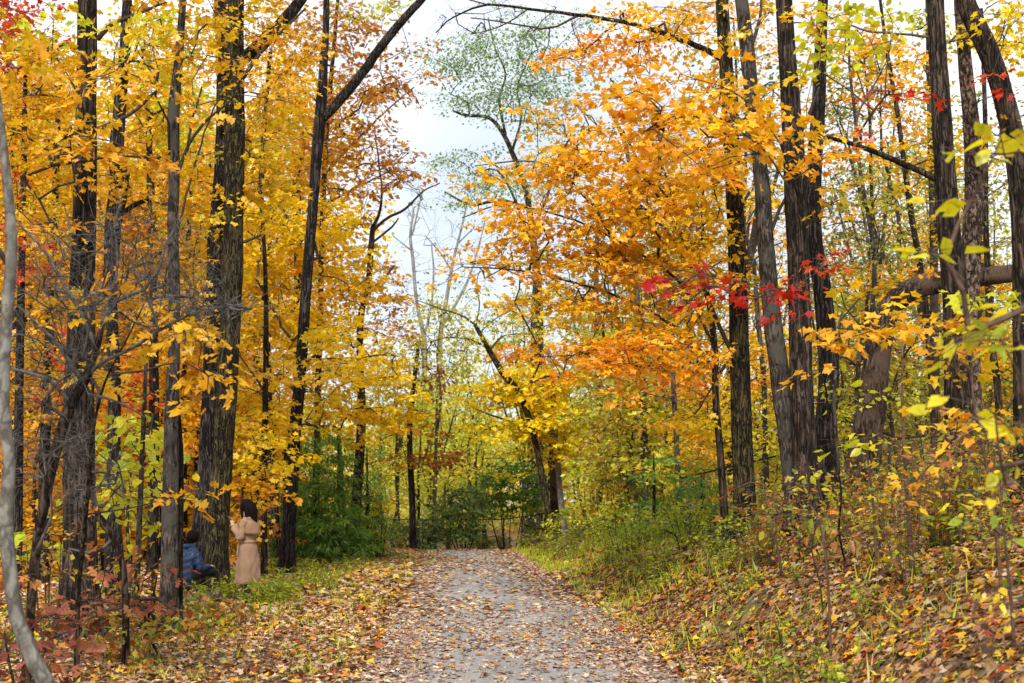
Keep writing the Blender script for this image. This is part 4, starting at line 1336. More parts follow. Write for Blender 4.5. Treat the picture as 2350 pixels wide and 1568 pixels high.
tree('pale_pole_tree', 'smooth pale grey trunk leaning just right of the reddish trunk at the path end', [
    [(1297, 1250, 16), (1290, 1180, 15), (1282, 1090, 14), (1276, 1000, 12), (1268, 900, 11), (1258, 800, 9)]], 45.5, bark='bark_pale', flare=.15, k=12,
    blobs=[B(1180, 815, 70, 26, 46, 'orred', .9, 'maple', .15, 30), B(1230, 790, 60, 22, 46, 'orange', .8, 'maple', .15, 30), B(1320, 830, 60, 40, 46, 'orange', .8, 'maple', .15, 30)])

for lb, tr, d, gr in [
    ('pale bare tree against the white sky over the path, left of two', [(974, 1240, 13.6), (972, 1000, 12.4), (974, 820, 12.4), (972, 770, 11.2), (956, 690, 8.7), (948, 600, 7.4), (942, 540, 6.2), (950, 480, 3.7)], 88, 0),
    ('pale forked bare tree against the white sky over the path, right of two', [(1012, 1240, 14.9), (1010, 1000, 13.6), (1008, 860, 12.4), (1012, 760, 11.2), (1024, 690, 8.7), (1040, 600, 6.8), (1060, 520, 5.0), (1075, 450, 3.1)], 92, 1)]:
    lm = [[(974, 770, 6.2), (990, 700, 5.0), (995, 620, 4.3), (990, 560, 2.5)], [(950, 580, 4.3), (925, 560, 3.1), (900, 540, 1.9)], [(946, 540, 4.3), (960, 480, 3.7), (970, 440, 1.9)]] if gr == 0 else [[(1014, 750, 8.1), (1050, 690, 6.8), (1075, 640, 5.6), (1100, 560, 3.7), (1115, 500, 1.9)], [(1035, 620, 4.3), (1010, 580, 3.7), (975, 540, 2.5)], [(1050, 560, 3.7), (1090, 520, 2.5)], [(1076, 640, 3.7), (1110, 620, 2.5), (1140, 600, 1.9)]]
    tree('bare_tree', lb, [tr], d, bark='bark_pale', twig='bark_pale', limbs=lm, flare=.1, k=10, rk=.006,
         bare=[dict(x=960 + 90 * gr, y=560, rx=60, ry=110, d=d, dr=2.5, n=46)], blobs=[B(950 + 60 * gr, 700, 60, 90, d, 'olive', .10, 'dia', .25, 10, 1.5)], rmax=.06)

tree('locust_tree', 'tall airy locust with feathery pale green leaves above the path', [
    [(1225, 1240, 34), (1228, 1000, 32), (1232, 760, 29), (1232, 640, 20), (1222, 540, 16), (1205, 430, 14), (1175, 350, 12), (1150, 300, 10), (1120, 270, 8), (1070, 265, 8), (1040, 255, 4)]], 58, bark='bark_grey', twig='twig', flare=.2, k=14,
    limbs=[[(1160, 310, 7), (1146, 230, 6), (1160, 170, 5), (1136, 110, 4), (1120, 40, 3)], [(1175, 350, 7), (1196, 270, 5), (1188, 200, 4), (1220, 120, 3)], [(1215, 480, 9), (1150, 460, 8), (1080, 470, 6), (1020, 440, 4)], [(1222, 530, 8), (1260, 440, 6), (1290, 330, 5)], [(1222, 560, 8), (1150, 400, 5), (1080, 400, 3)]],
    blobs=[B(1060, 110, 110, 60, 57, 'pale', .4, 'dia', .13, 60, 1.7, hang=.7), B(1140, 80, 120, 70, 57, 'pale', 0.54, 'dia', .13, 60, 1.7, hang=.7), B(1160, 170, 130, 60, 57, 'pale', 0.66, 'dia', .13, 60, 1.7, hang=.7), B(1100, 235, 120, 34, 57, 'pale', 0.88, 'dia', .13, 60, 1.7, hang=.7), B(1220, 230, 120, 70, 57, 'pale', 0.66, 'dia', .13, 60, 1.7, hang=.7),
           B(1070, 380, 90, 40, 57, 'pale', 0.82, 'dia', .13, 60, 1.7, hang=.7), B(1060, 450, 90, 24, 57, 'pale', 0.78, 'dia', .13, 60, 1.7, hang=.7), B(1180, 410, 80, 60, 57, 'pale', 0.61, 'dia', .13, 60, 1.7, hang=.7), B(1300, 120, 120, 90, 58, 'pale', 0.44, 'dia', .13, 60, 1.7, hang=.7),
           B(1230, 360, 90, 60, 58, 'yg', .3, 'dia', .14, 40, 1.2)], rk=.005, rmax=.07)

# ================================================================== RIGHT-HAND TREES
tree('orange_maple', 'slender dark tree whose long branches hold the big orange maple canopy over the path', [
    [(1668, 1262, 21), (1662, 1180, 18), (1654, 1050, 17), (1643, 920, 16), (1640, 800, 15), (1626, 690, 13), (1590, 590, 11), (1540, 500, 9), (1480, 400, 7), (1430, 300, 5)]], 22, bark='bark', flare=.25, k=16, seed_z=3.0,
    limbs=[[(1642, 850, 9), (1560, 760, 7), (1440, 690, 6), (1320, 650, 5), (1180, 620, 4), (1060, 612, 2.5)],
           [(1638, 790, 9), (1560, 650, 7), (1430, 560, 6), (1300, 500, 5), (1160, 470, 4), (1060, 500, 2.5)],
           [(1600, 610, 8), (1480, 480, 6), (1350, 400, 5), (1220, 370, 4), (1090, 380, 2.5)],
           [(1642, 820, 8), (1560, 790, 6), (1440, 800, 5), (1320, 815, 4), (1230, 820, 2.5)],
           [(1560, 530, 7), (1520, 380, 5), (1460, 260, 4), (1400, 180, 3)], [(1642, 870, 8), (1670, 830, 8), (1690, 800, 7)]],
    blobs=[B(1240, 400, 120, 60, 21.5, 'orange', 1.19, 'maple', .105, 34, .7), B(1400, 370, 140, 80, 21.5, 'orange', 1.68, 'maple', .105, 34, .7), B(1560, 400, 130, 90, 21.5, 'orange', 1.82, 'maple', .105, 34, .7),
           B(1220, 500, 130, 50, 21.5, 'orange', 1.26, 'maple', .105, 34, .7), B(1390, 480, 140, 60, 21.5, 'orange', 1.82, 'maple', .105, 34, .7), B(1550, 520, 130, 60, 21.5, 'goldy', 1.96, 'maple', .105, 34, .7), B(1100, 500, 60, 24, 21.5, 'orange', 0.63, 'maple', .105, 24, .6),
           B(1150, 610, 130, 30, 21.5, 'orange', 0.77, 'maple', .105, 30, .7), B(1320, 600, 150, 60, 21.5, 'gold', 1.54, 'maple', .105, 34, .7), B(1500, 610, 130, 60, 21.5, 'gold', 1.82, 'maple', .105, 34, .7), B(1620, 620, 70, 70, 21.5, 'gold', 1.40, 'maple', .105, 34, .7),
           B(1280, 690, 120, 40, 21.5, 'gold', 0.98, 'maple', .105, 34, .7), B(1440, 710, 150, 40, 21.5, 'gold', 1.26, 'maple', .105, 34, .7), B(1500, 790, 150, 36, 20.5, 'orred', 2.10, 'maple', .105, 34, .7), B(1370, 830, 140, 40, 20.5, 'orred', 1.96, 'maple', .105, 34, .7), B(1560, 840, 90, 36, 20.5, 'orred', 1.54, 'maple', .105, 34, .7),
           B(1180, 380, 90, 30, 22, 'orange', .7, 'maple', .105, 28, .7), B(1090, 440, 60, 30, 22, 'orange', .45, 'maple', .105, 22, .6), B(1300, 260, 90, 60, 23, 'gold', .6, 'maple', .105, 26, .7), B(1060, 640, 70, 16, 22, 'orange', .4, 'maple', .105, 20, .6), B(1120, 560, 80, 24, 22, 'gold', .6, 'maple', .105, 26, .7),
           B(1280, 880, 90, 20, 20.5, 'orange', 1.12, 'maple', .105, 30, .7), B(1580, 740, 80, 40, 21.5, 'gold', 1.40, 'maple', .105, 34, .7), B(1560, 970, 80, 40, 22.5, 'yellow', 0.98, 'maple', .11, 34, .7), B(1600, 930, 60, 30, 22.5, 'gold', 0.98, 'maple', .11, 34, .7)])

tree('rough_barked_tree', 'straight dark rough trunk, first big tree right of the path, mossy high up', [
    [(1718, 1262, 66), (1712, 1200, 52), (1706, 1080, 47), (1702, 960, 45), (1698, 820, 44), (1694, 680, 42), (1690, 560, 40), (1684, 420, 39), (1674, 260, 36), (1664, 120, 33), (1656, 0, 31), (1648, -140, 29)]], 22.5,
    bark='bark_moss', k=24, flare=.4,
    limbs=[[(1672, 150, 18), (1640, 125, 16), (1560, 90, 13), (1450, 55, 11), (1330, 35, 9), (1220, 22, 7), (1120, 12, 6), (1040, 40, 4), (1000, 75, 3)], [(1330, 35, 6), (1260, 65, 5), (1180, 55, 4), (1080, 40, 3)], [(1210, 22, 4), (1150, 60, 3), (1080, 80, 2)], [(1120, 12, 4), (1060, -6, 3), (1010, -30, 2)], [(1690, 500, 9), (1720, 440, 7)], [(1700, 830, 13), (1670, 790, 11), (1640, 720, 9), (1610, 640, 6)]],
    bare=[dict(x=1160, y=50, rx=180, ry=45, d=22.2, dr=.8, n=26)],
    blobs=[B(1480, 50, 110, 50, 22, 'orange', 0.77, 'maple', .105, 30, .7), B(1600, 60, 80, 70, 22.5, 'goldy', 1.12, 'maple', .105, 30, .7), B(1420, 130, 110, 60, 22, 'orred', 1.12, 'maple', .105, 30, .7), B(1310, 120, 70, 40, 22, 'orred', 0.70, 'maple', .105, 24, .6), B(1600, 300, 70, 60, 22, 'orange', 1.40, 'maple', .105, 34, .7)])

tree('overhanging_maple', 'branch-heavy young maple with large flame orange leaves before the trio of right trunks', [
    [(1940, 1290, 5, 15.4), (1925, 1220, 4.6, 15.3), (1930, 1120, 4.4, 15.1), (1902, 1000, 4.4, 15), (1896, 900, 4.2, 14.8), (1850, 650, 5.5, 14.6), (1830, 450, 5, 14.5), (1790, 330, 4, 14.4)]], 14.6, bark='bark', flare=.1, k=9, seed_z=2.2,
    limbs=[[(1840, 480, 5), (1740, 330, 4), (1620, 280, 3), (1480, 250, 2)], [(1800, 340, 4), (1700, 220, 3), (1560, 170, 2)], [(1880, 760, 4), (1960, 760, 3), (2060, 780, 2)], [(1870, 650, 4), (1760, 680, 3), (1640, 690, 2)]],
    blobs=[B(1480, 220, 120, 50, 14.5, 'orred', 1.26, 'maple', .115, 22, .55, dr=.8), B(1620, 250, 120, 60, 14.5, 'orange', 1.54, 'maple', .115, 22, .55, dr=.8), B(1560, 310, 120, 40, 14.5, 'orred', 1.26, 'maple', .115, 22, .55, dr=.8), B(1740, 300, 110, 60, 14.5, 'orange', 1.40, 'maple', .115, 22, .55, dr=.8),
           B(1860, 330, 90, 60, 14.8, 'orred', 0.98, 'maple', .115, 20, .55, dr=.8), B(1650, 390, 90, 24, 14.5, 'orred', 0.84, 'maple', .115, 18, .5, dr=.8), B(1720, 180, 70, 50, 15, 'orange', 0.84, 'maple', .115, 20, .55), B(1940, 300, 60, 50, 15, 'orange', 0.49, 'maple', .115, 14, .5),
           B(1960, 760, 90, 36, 13.5, 'orred', 1.26, 'maple', .115, 18, .5, dr=.7), B(2080, 760, 80, 30, 13.5, 'orange', 1.26, 'maple', .115, 18, .5, dr=.7), B(1880, 820, 60, 40, 13.8, 'orange', 0.56, 'maple', .115, 12, .5, dr=.5), B(2010, 700, 60, 24, 13.5, 'orange', 0.70, 'maple', .115, 14, .5, dr=.5)])

tree('red_leaf_maple', 'small maple with one crimson layer of leaves across the right trunks', [
    [(1880, 1330, 4, 13.4), (1862, 1260, 3.6, 13.3), (1876, 1180, 3.4, 13.2), (1852, 1080, 3.4, 13), (1860, 950, 3.2, 12.7), (1842, 780, 3.2, 12.4), (1836, 700, 3.4, 12.2), (1820, 640, 3, 12.1)]], 12.5, bark='twig', flare=.05, k=8, seed_z=2.4,
    limbs=[[(1830, 690, 4, 12.1), (1760, 660, 3, 12), (1650, 640, 2.4, 12), (1530, 615, 2, 12)], [(1826, 660, 3, 12.1), (1880, 620, 2.4, 12)]],
    blobs=[B(1740, 655, 130, 22, 12.0, 'red', .85, 'maple', .10, 10, .42, dr=.45), B(1880, 620, 54, 24, 12.2, 'redor', .5, 'maple', .10, 8, .4, dr=.4), B(1590, 635, 80, 20, 12.0, 'red', .9, 'maple', .10, 9, .4, dr=.4), B(1740, 715, 80, 12, 12, 'red', .6, 'maple', .10, 9, .4, dr=.3),
           B(1890, 595, 50, 14, 12.2, 'redor', .5, 'maple', .10, 10, .4, dr=.3), B(1570, 690, 16, 8, 12, 'red', .8, 'maple', .11, 4, .3, dr=.2)], cat='sapling')

tree('grey_sweeping_tree', 'smooth grey trunk bowing left at mid height, left of the right-hand trio', [
    [(1838, 1230, 63), (1830, 1160, 51), (1816, 1050, 47), (1800, 930, 44), (1784, 820, 42), (1770, 700, 40), (1758, 560, 41), (1750, 440, 36), (1738, 330, 34), (1724, 220, 34), (1714, 110, 33), (1702, 0, 30), (1690, -120, 28)]], 21, bark='bark_grey', k=22, flare=.35, rough=1.3,
    limbs=[[(1760, 560, 10), (1790, 480, 8), (1820, 420, 6)], [(1715, 130, 10), (1740, 60, 8), (1748, 0, 6)]],
    blobs=[B(1760, 60, 50, 60, 21, 'goldy', 0.70, 'maple', .11, 26, .6), B(1900, 900, 50, 60, 21.5, 'yg', 0.42, 'oval', .10, 20, .6)])
tree('tall_dark_tree', 'tall dark trunk with pale streaks, in the middle of the right-hand trio', [
    [(1862, 1235, 77), (1856, 1160, 66), (1848, 1040, 58), (1840, 900, 55), (1836, 760, 53), (1832, 620, 51), (1826, 480, 51), (1822, 340, 49), (1812, 200, 44), (1804, 80, 41), (1798, -20, 39), (1792, -140, 36)]], 20.6, bark='bark', k=24, flare=.35,
    limbs=[[(1822, 330, 12), (1850, 280, 9), (1880, 200, 6)]],
    blobs=[B(1880, 60, 60, 50, 20, 'goldy', 0.70, 'maple', .11, 24, .6), B(1900, 460, 60, 60, 20.5, 'gold', 0.42, 'maple', .11, 18, .6)])
tree('twin_stem_tree', 'dark twisted trunk standing behind the trio, rightmost stem', [
    [(1900, 1215, 73), (1896, 1120, 56), (1894, 1000, 51), (1902, 880, 49), (1896, 760, 47), (1886, 660, 44), (1868, 560, 42), (1866, 450, 40), (1872, 340, 37), (1880, 220, 33), (1884, 100, 28), (1890, -20, 23), (1896, -120, 21)]], 23.2, bark='bark_dark', k=20, flare=.35,
    blobs=[B(1960, 120, 90, 70, 23, 'orange', 0.70, 'maple', .11, 26, .7), B(1940, 420, 70, 60, 23, 'olive', 0.35, 'maple', .11, 18, .7)])
tree('climbing_vine_stem', 'thin crooked stem climbing beside the rightmost stem of the trio', [
    [(1932, 1165, 10), (1926, 1100, 9), (1920, 1010, 9), (1914, 930, 8), (1918, 850, 6)]], 21.4, bark='bark_grey', flare=.1, k=8)

# bent broken trunk: rises, then folds over to the right as an arch
tree('bent_broken_tree', 'thick reddish brown trunk snapped and folded over to the right like an arch', [
    [(1984, 1162, 96), (1980, 1120, 80), (1986, 1040, 74), (1996, 960, 68), (2006, 880, 62), (2018, 800, 54), (2028, 744, 50), (2046, 700, 48), (2090, 666, 47), (2150, 648, 46), (2230, 640, 44, 23.8), (2300, 630, 42, 23.4), (2380, 622, 38, 23), (2440, 640, 34, 22.6), (2500, 700, 28, 22.2)],
    ], 24, bark='bark_red', k=26, flare=.25, rough=1.4, step=.1,
    blobs=[B(2100, 620, 60, 20, 24, 'orange', 0.42, 'maple', .11, 14, .6)])
tree('narrow_dark_tree', 'dark narrow trunk pressed against the right side of the bent broken trunk', [  # a separate narrow stem in the dark bark colours
    [(2012, 1145, 36), (2010, 1060, 26), (2016, 980, 22), (2028, 900, 18), (2036, 820, 14)]], 24.9, bark='bark_dark', flare=.2, k=14)

tree('big_right_tree', 'large dark trunk on the right bank with one long bare limb reaching left', [
    [(2222, 1210, 100), (2214, 1150, 82), (2206, 1040, 72), (2200, 920, 66), (2196, 800, 60), (2192, 680, 56), (2180, 560, 52), (2172, 460, 50), (2166, 360, 46), (2158, 220, 43), (2150, 80, 40), (2146, -40, 38), (2142, -160, 36)]], 20,
    bark='bark', k=24, flare=.4, twig='twig_red',
    limbs=[[(2172, 450, 20), (2150, 412, 17), (2090, 385, 15), (2010, 350, 13), (1940, 325, 11), (1870, 312, 9), (1780, 312, 8), (1690, 308, 6), (1625, 315, 5), (1600, 290, 3)], [(1960, 330, 6), (1970, 260, 5), (2010, 190, 4), (2040, 130, 2)], [(2155, 90, 7), (2090, 80, 6), (1990, 70, 5), (1880, 30, 3)], [(1625, 315, 3), (1590, 350, 3), (1500, 390, 2)]],
    blobs=[B(2000, 60, 120, 60, 19, 'ygb', .6, 'heart', .13, 16, .7), B(1900, 110, 80, 80, 18.5, 'ygb', .5, 'heart', .13, 16, .7), B(2060, 220, 90, 40, 18, 'red', .25, 'maple', .10, 9, .5, dr=.6), B(1980, 300, 60, 20, 18.5, 'redor', .25, 'maple', .10, 8, .4), B(2090, 420, 60, 40, 19, 'olive', 0.21, 'oval', .09, 14, .6)], rmax=.05)
tree('flaky_bark_tree', 'scaly peeling trunk just behind the large dark trunk on the right', [
    [(2236, 1150, 60), (2232, 1000, 50), (2228, 850, 46), (2226, 700, 44), (2230, 560, 44), (2236, 430, 42), (2230, 300, 38), (2216, 160, 34), (2206, 40, 30), (2198, -80, 27)]], 23, bark='bark_scaly', k=22, flare=.3,
    blobs=[B(2260, 120, 90, 80, 23, 'yellow', 0.49, 'maple', .11, 24, .7), B(2300, 60, 90, 60, 22, 'yellow', 0.98, 'maple', .11, 26, .7)])
tree('leaning_right_tree', 'grey-brown trunk leaning right along the right edge of the picture', [
    [(2358, 1190, 62), (2356, 1080, 56), (2352, 900, 52), (2350, 740, 50), (2350, 600, 50), (2346, 480, 50), (2336, 380, 50), (2318, 280, 48), (2292, 180, 46), (2256, 90, 46), (2222, 20, 44), (2200, -50, 40), (2176, -130, 36)]], 16.5, bark='bark', k=24, flare=.25, rough=1.1,
    limbs=[[(2330, 900, 7), (2300, 960, 5), (2260, 1020, 3)]],
    blobs=[B(2320, 60, 60, 70, 16, 'yellow', 0.70, 'maple', .11, 20, .6), B(2310, 170, 50, 50, 16, 'redor', .35, 'maple', .11, 12, .5), B(2330, 230, 40, 40, 16, 'red', .4, 'maple', .11, 10, .5), B(2320, 300, 40, 60, 16, 'orange', 0.70, 'maple', .11, 16, .5)])

for lb, tr, d, bl, bk in [
    ('thin grey sapling rising in the sky gap between the trio and the large right trunk', [(2010, 1130, 12), (2000, 1000, 11), (1984, 860, 11), (2000, 720, 11), (2006, 600, 11), (1990, 480, 10), (1972, 380, 9), (1962, 260, 8), (1950, 160, 6), (1948, 40, 4)], 26,
     [B(1960, 560, 90, 110, 26, 'olive', 0.45, 'oval', .10, 22, .8), B(1980, 440, 90, 80, 26, 'yg', 0.42, 'oval', .10, 22, .8), B(1990, 700, 60, 80, 26, 'gold', 0.42, 'maple', .11, 20, .8)], 'bark_grey'),
    ('slim trunk leaning left behind the thin grey sapling, against the sky', [(2150, 1100, 18), (2140, 900, 17), (2130, 760, 16), (2110, 600, 15), (2092, 500, 14), (2078, 400, 13), (2060, 260, 11), (2036, 120, 9), (2020, 0, 7)], 29,
     [B(2070, 360, 90, 90, 29, 'orange', 0.56, 'maple', .12, 24, .8), B(2050, 520, 90, 80, 29, 'olive', 0.49, 'oval', .11, 24, .8), B(2080, 180, 90, 80, 29, 'orange', 0.63, 'maple', .12, 24, .8), B(2050, 640, 70, 40, 29, 'gold', 0.70, 'maple', .12, 24, .8)], 'bark'),
    ('straight grey background trunk just left of the large dark right trunk', [(2146, 1120, 22), (2146, 900, 20), (2144, 700, 19), (2142, 500, 18), (2136, 300, 16), (2132, 100, 14), (2128, -60, 12)], 31,
     [B(2120, 560, 60, 80, 31, 'gold', 0.70, 'maple', .12, 24, .8), B(2130, 60, 60, 60, 31, 'yg', 0.70, 'maple', .12, 24, .8), B(2130, 330, 50, 80, 31, 'yg', 0.70, 'maple', .12, 24, .8)], 'bark_grey'),
    ('slim background trunk right of the scaly trunk, with forked limb', [(2300, 1110, 18), (2290, 900, 17), (2272, 760, 16), (2268, 640, 15), (2262, 500, 14), (2262, 340, 12), (2258, 180, 10), (2252, 20, 8)], 30,
     [B(2300, 640, 70, 50, 30, 'gold', 0.98, 'maple', .12, 26, .8), B(2290, 480, 60, 80, 30, 'olive', 0.56, 'oval', .11, 26, .8), B(2290, 330, 60, 60, 30, 'yellow', 0.70, 'maple', .12, 26, .8), B(2290, 800, 70, 50, 30, 'orange', 0.84, 'maple', .12, 26, .8)], 'bark'),
    ('bowed thin trunk seen in the sky gap, right of the trio', [(1960, 1120, 11), (1964, 960, 10), (1972, 820, 10), (1990, 700, 9), (1994, 580, 8), (1968, 420, 6), (1940, 300, 5)], 32,
     [B(1930, 600, 60, 60, 32, 'gold', 0.70, 'maple', .12, 26, .8), B(1960, 240, 80, 80, 32, 'olive', 0.56, 'oval', .11, 26, .8), B(1920, 720, 60, 50, 32, 'yg', 0.98, 'maple', .12, 26, .8), B(2080, 880, 80, 60, 32, 'yg', 0.84, 'oval', .12, 26, .8)], 'bark_grey'),
]:
    tree('slim_tree', lb, [tr], d, bark=bk, blobs=bl, flare=.15, k=12)

for lb, tr, d, bl in [
    ('dark background trunk showing through the orange canopy at centre right', [(1480, 1160, 17), (1478, 980, 16), (1474, 860, 16), (1466, 740, 15), (1456, 600, 14), (1450, 500, 12), (1440, 350, 10), (1400, 250, 8)], 36,
     [B(1470, 920, 90, 50, 36, 'yg', 1.54, 'maple', .14, 30, .9), B(1560, 880, 70, 50, 36, 'gold', 1.12, 'maple', .14, 30, .9), B(1450, 1020, 90, 50, 36, 'yg', 1.54, 'oval', .13, 30, .9), B(1600, 430, 70, 60, 36, 'gold', 0.98, 'maple', .14, 28, .9)]),
    ('grey background trunk left of the centre-right dark one', [(1378, 1190, 16), (1378, 1050, 15), (1376, 950, 15), (1374, 850, 14), (1368, 700, 13), (1370, 560, 11), (1380, 420, 8)], 44,
     [B(1380, 960, 80, 60, 43, 'yg', 1.40, 'oval', .15, 30, 1.0), B(1400, 1080, 80, 50, 42, 'ygb', 1.0, 'oval', .15, 30, 1.0), B(1370, 740, 90, 60, 44, 'yg', 0.84, 'maple', .15, 30, 1.0), B(1320, 720, 60, 60, 44, 'gold', 0.70, 'maple', .15, 30, 1.0)]),
    ('pale straight trunk rising behind the tip of the leaning tree', [(1238, 1240, 15), (1238, 1000, 15), (1236, 850, 14), (1233, 740, 14), (1231, 640, 12), (1228, 560, 9)], 55,
     [B(1270, 730, 80, 60, 54, 'yg', 0.70, 'maple', .16, 30, 1.0), B(1160, 760, 60, 40, 54, 'yg', 0.70, 'maple', .16, 30, 1.0), B(1250, 620, 80, 50, 54, 'olive', 0.49, 'maple', .16, 30, 1.0)]),
    ('twin background stem with red leaves behind the slender orange maple', [(1560, 1180, 13), (1552, 1000, 12), (1546, 900, 12), (1540, 760, 10), (1530, 600, 8)], 32,
     [B(1560, 880, 60, 30, 32, 'redor', .5, 'maple', .13, 22, .8), B(1600, 1020, 60, 50, 32, 'gold', 1.26, 'maple', .13, 26, .8), B(1520, 1060, 80, 40, 32, 'yg', 1.26, 'maple', .13, 26, .8), B(1440, 900, 60, 30, 32, 'orred', 0.84, 'maple', .13, 24, .8)]),
    ('thin grey trunk behind the gap between the rough trunk and trio', [(1760, 1150, 13), (1756, 1000, 12), (1752, 860, 12), (1740, 740, 11), (1730, 600, 9)], 30,
     [B(1760, 960, 60, 60, 30, 'yg', 1.40, 'oval', .12, 30, .8), B(1770, 1060, 60, 60, 30, 'yg', 1.40, 'oval', .12, 30, .8), B(1760, 840, 60, 50, 30, 'gold', 1.26, 'maple', .12, 30, .8), B(1900, 980, 60, 60, 30, 'yg', 1.26, 'oval', .12, 30, .8), B(1740, 680, 50, 60, 31, 'gold', 0.98, 'maple', .12, 28, .8), B(1740, 440, 60, 60, 31, 'goldy', 0.98, 'maple', .12, 28, .8)]),
]:
    tree('background_tree', lb, [tr], d, bark='bark_grey', blobs=bl, flare=.15, k=12)

# right-hand hemlocks and shrubs at the foot of the bank
hemlock('bushy hemlock under yellow leaves halfway along the right verge', 1500, 1040, 1240, 31, 90, 'green')
hemlock('small hemlock against the foot of the slender orange maple', 1610, 1090, 1235, 26, 56, 'green')
hemlock('sparse hemlock seen behind the right verge shrubs, nearer the path end', 1440, 1090, 1230, 37, 50, 'green')
for lb, x, y, d, rx, ry, pal, de, sz in [
    ('leafy yellow-green shrub at the right verge just before the path end', 1375, 1150, 36, 55, 80, 'yg', 1.1, .09),
    ('sprawling green shrub on the right verge, between path and hemlock', 1440, 1215, 29, 75, 50, 'weed', 1.4, .08),
    ('green weedy shrub at the foot of the slender orange maple', 1580, 1200, 24.5, 80, 50, 'weed', 1.3, .075),
    ('shrub with small golden leaves behind the first right verge shrubs', 1430, 1080, 38, 70, 60, 'goldy', .9, .10),
    ('low bush hugging the left side of the rough dark trunk', 1655, 1225, 21.5, 50, 44, 'weed', 1.1, .07),
    ('yellow-green bush behind the gap between rough trunk and trio', 1775, 1150, 27, 50, 60, 'yg', .9, .08),
    ('bush of small green leaves at the foot of the bent broken trunk', 1960, 1150, 22.5, 70, 26, 'weed', .9, .07),
    ('olive shrub on the bank before the chain-link fence', 2090, 1110, 24.5, 70, 50, 'olive', .6, .075),
    ('green low bush under the large dark right trunk', 2130, 1200, 18, 60, 26, 'olive', .6, .07),
    ('wispy grey-green goldenrod clump right of the path end', 1345, 1225, 39, 44, 30, 'olive', 1.0, .09),
]:
    shrub('verge_shrub', lb, x, y, d, rx, ry, pal, de, 'oval', sz, 6, 34, .5)

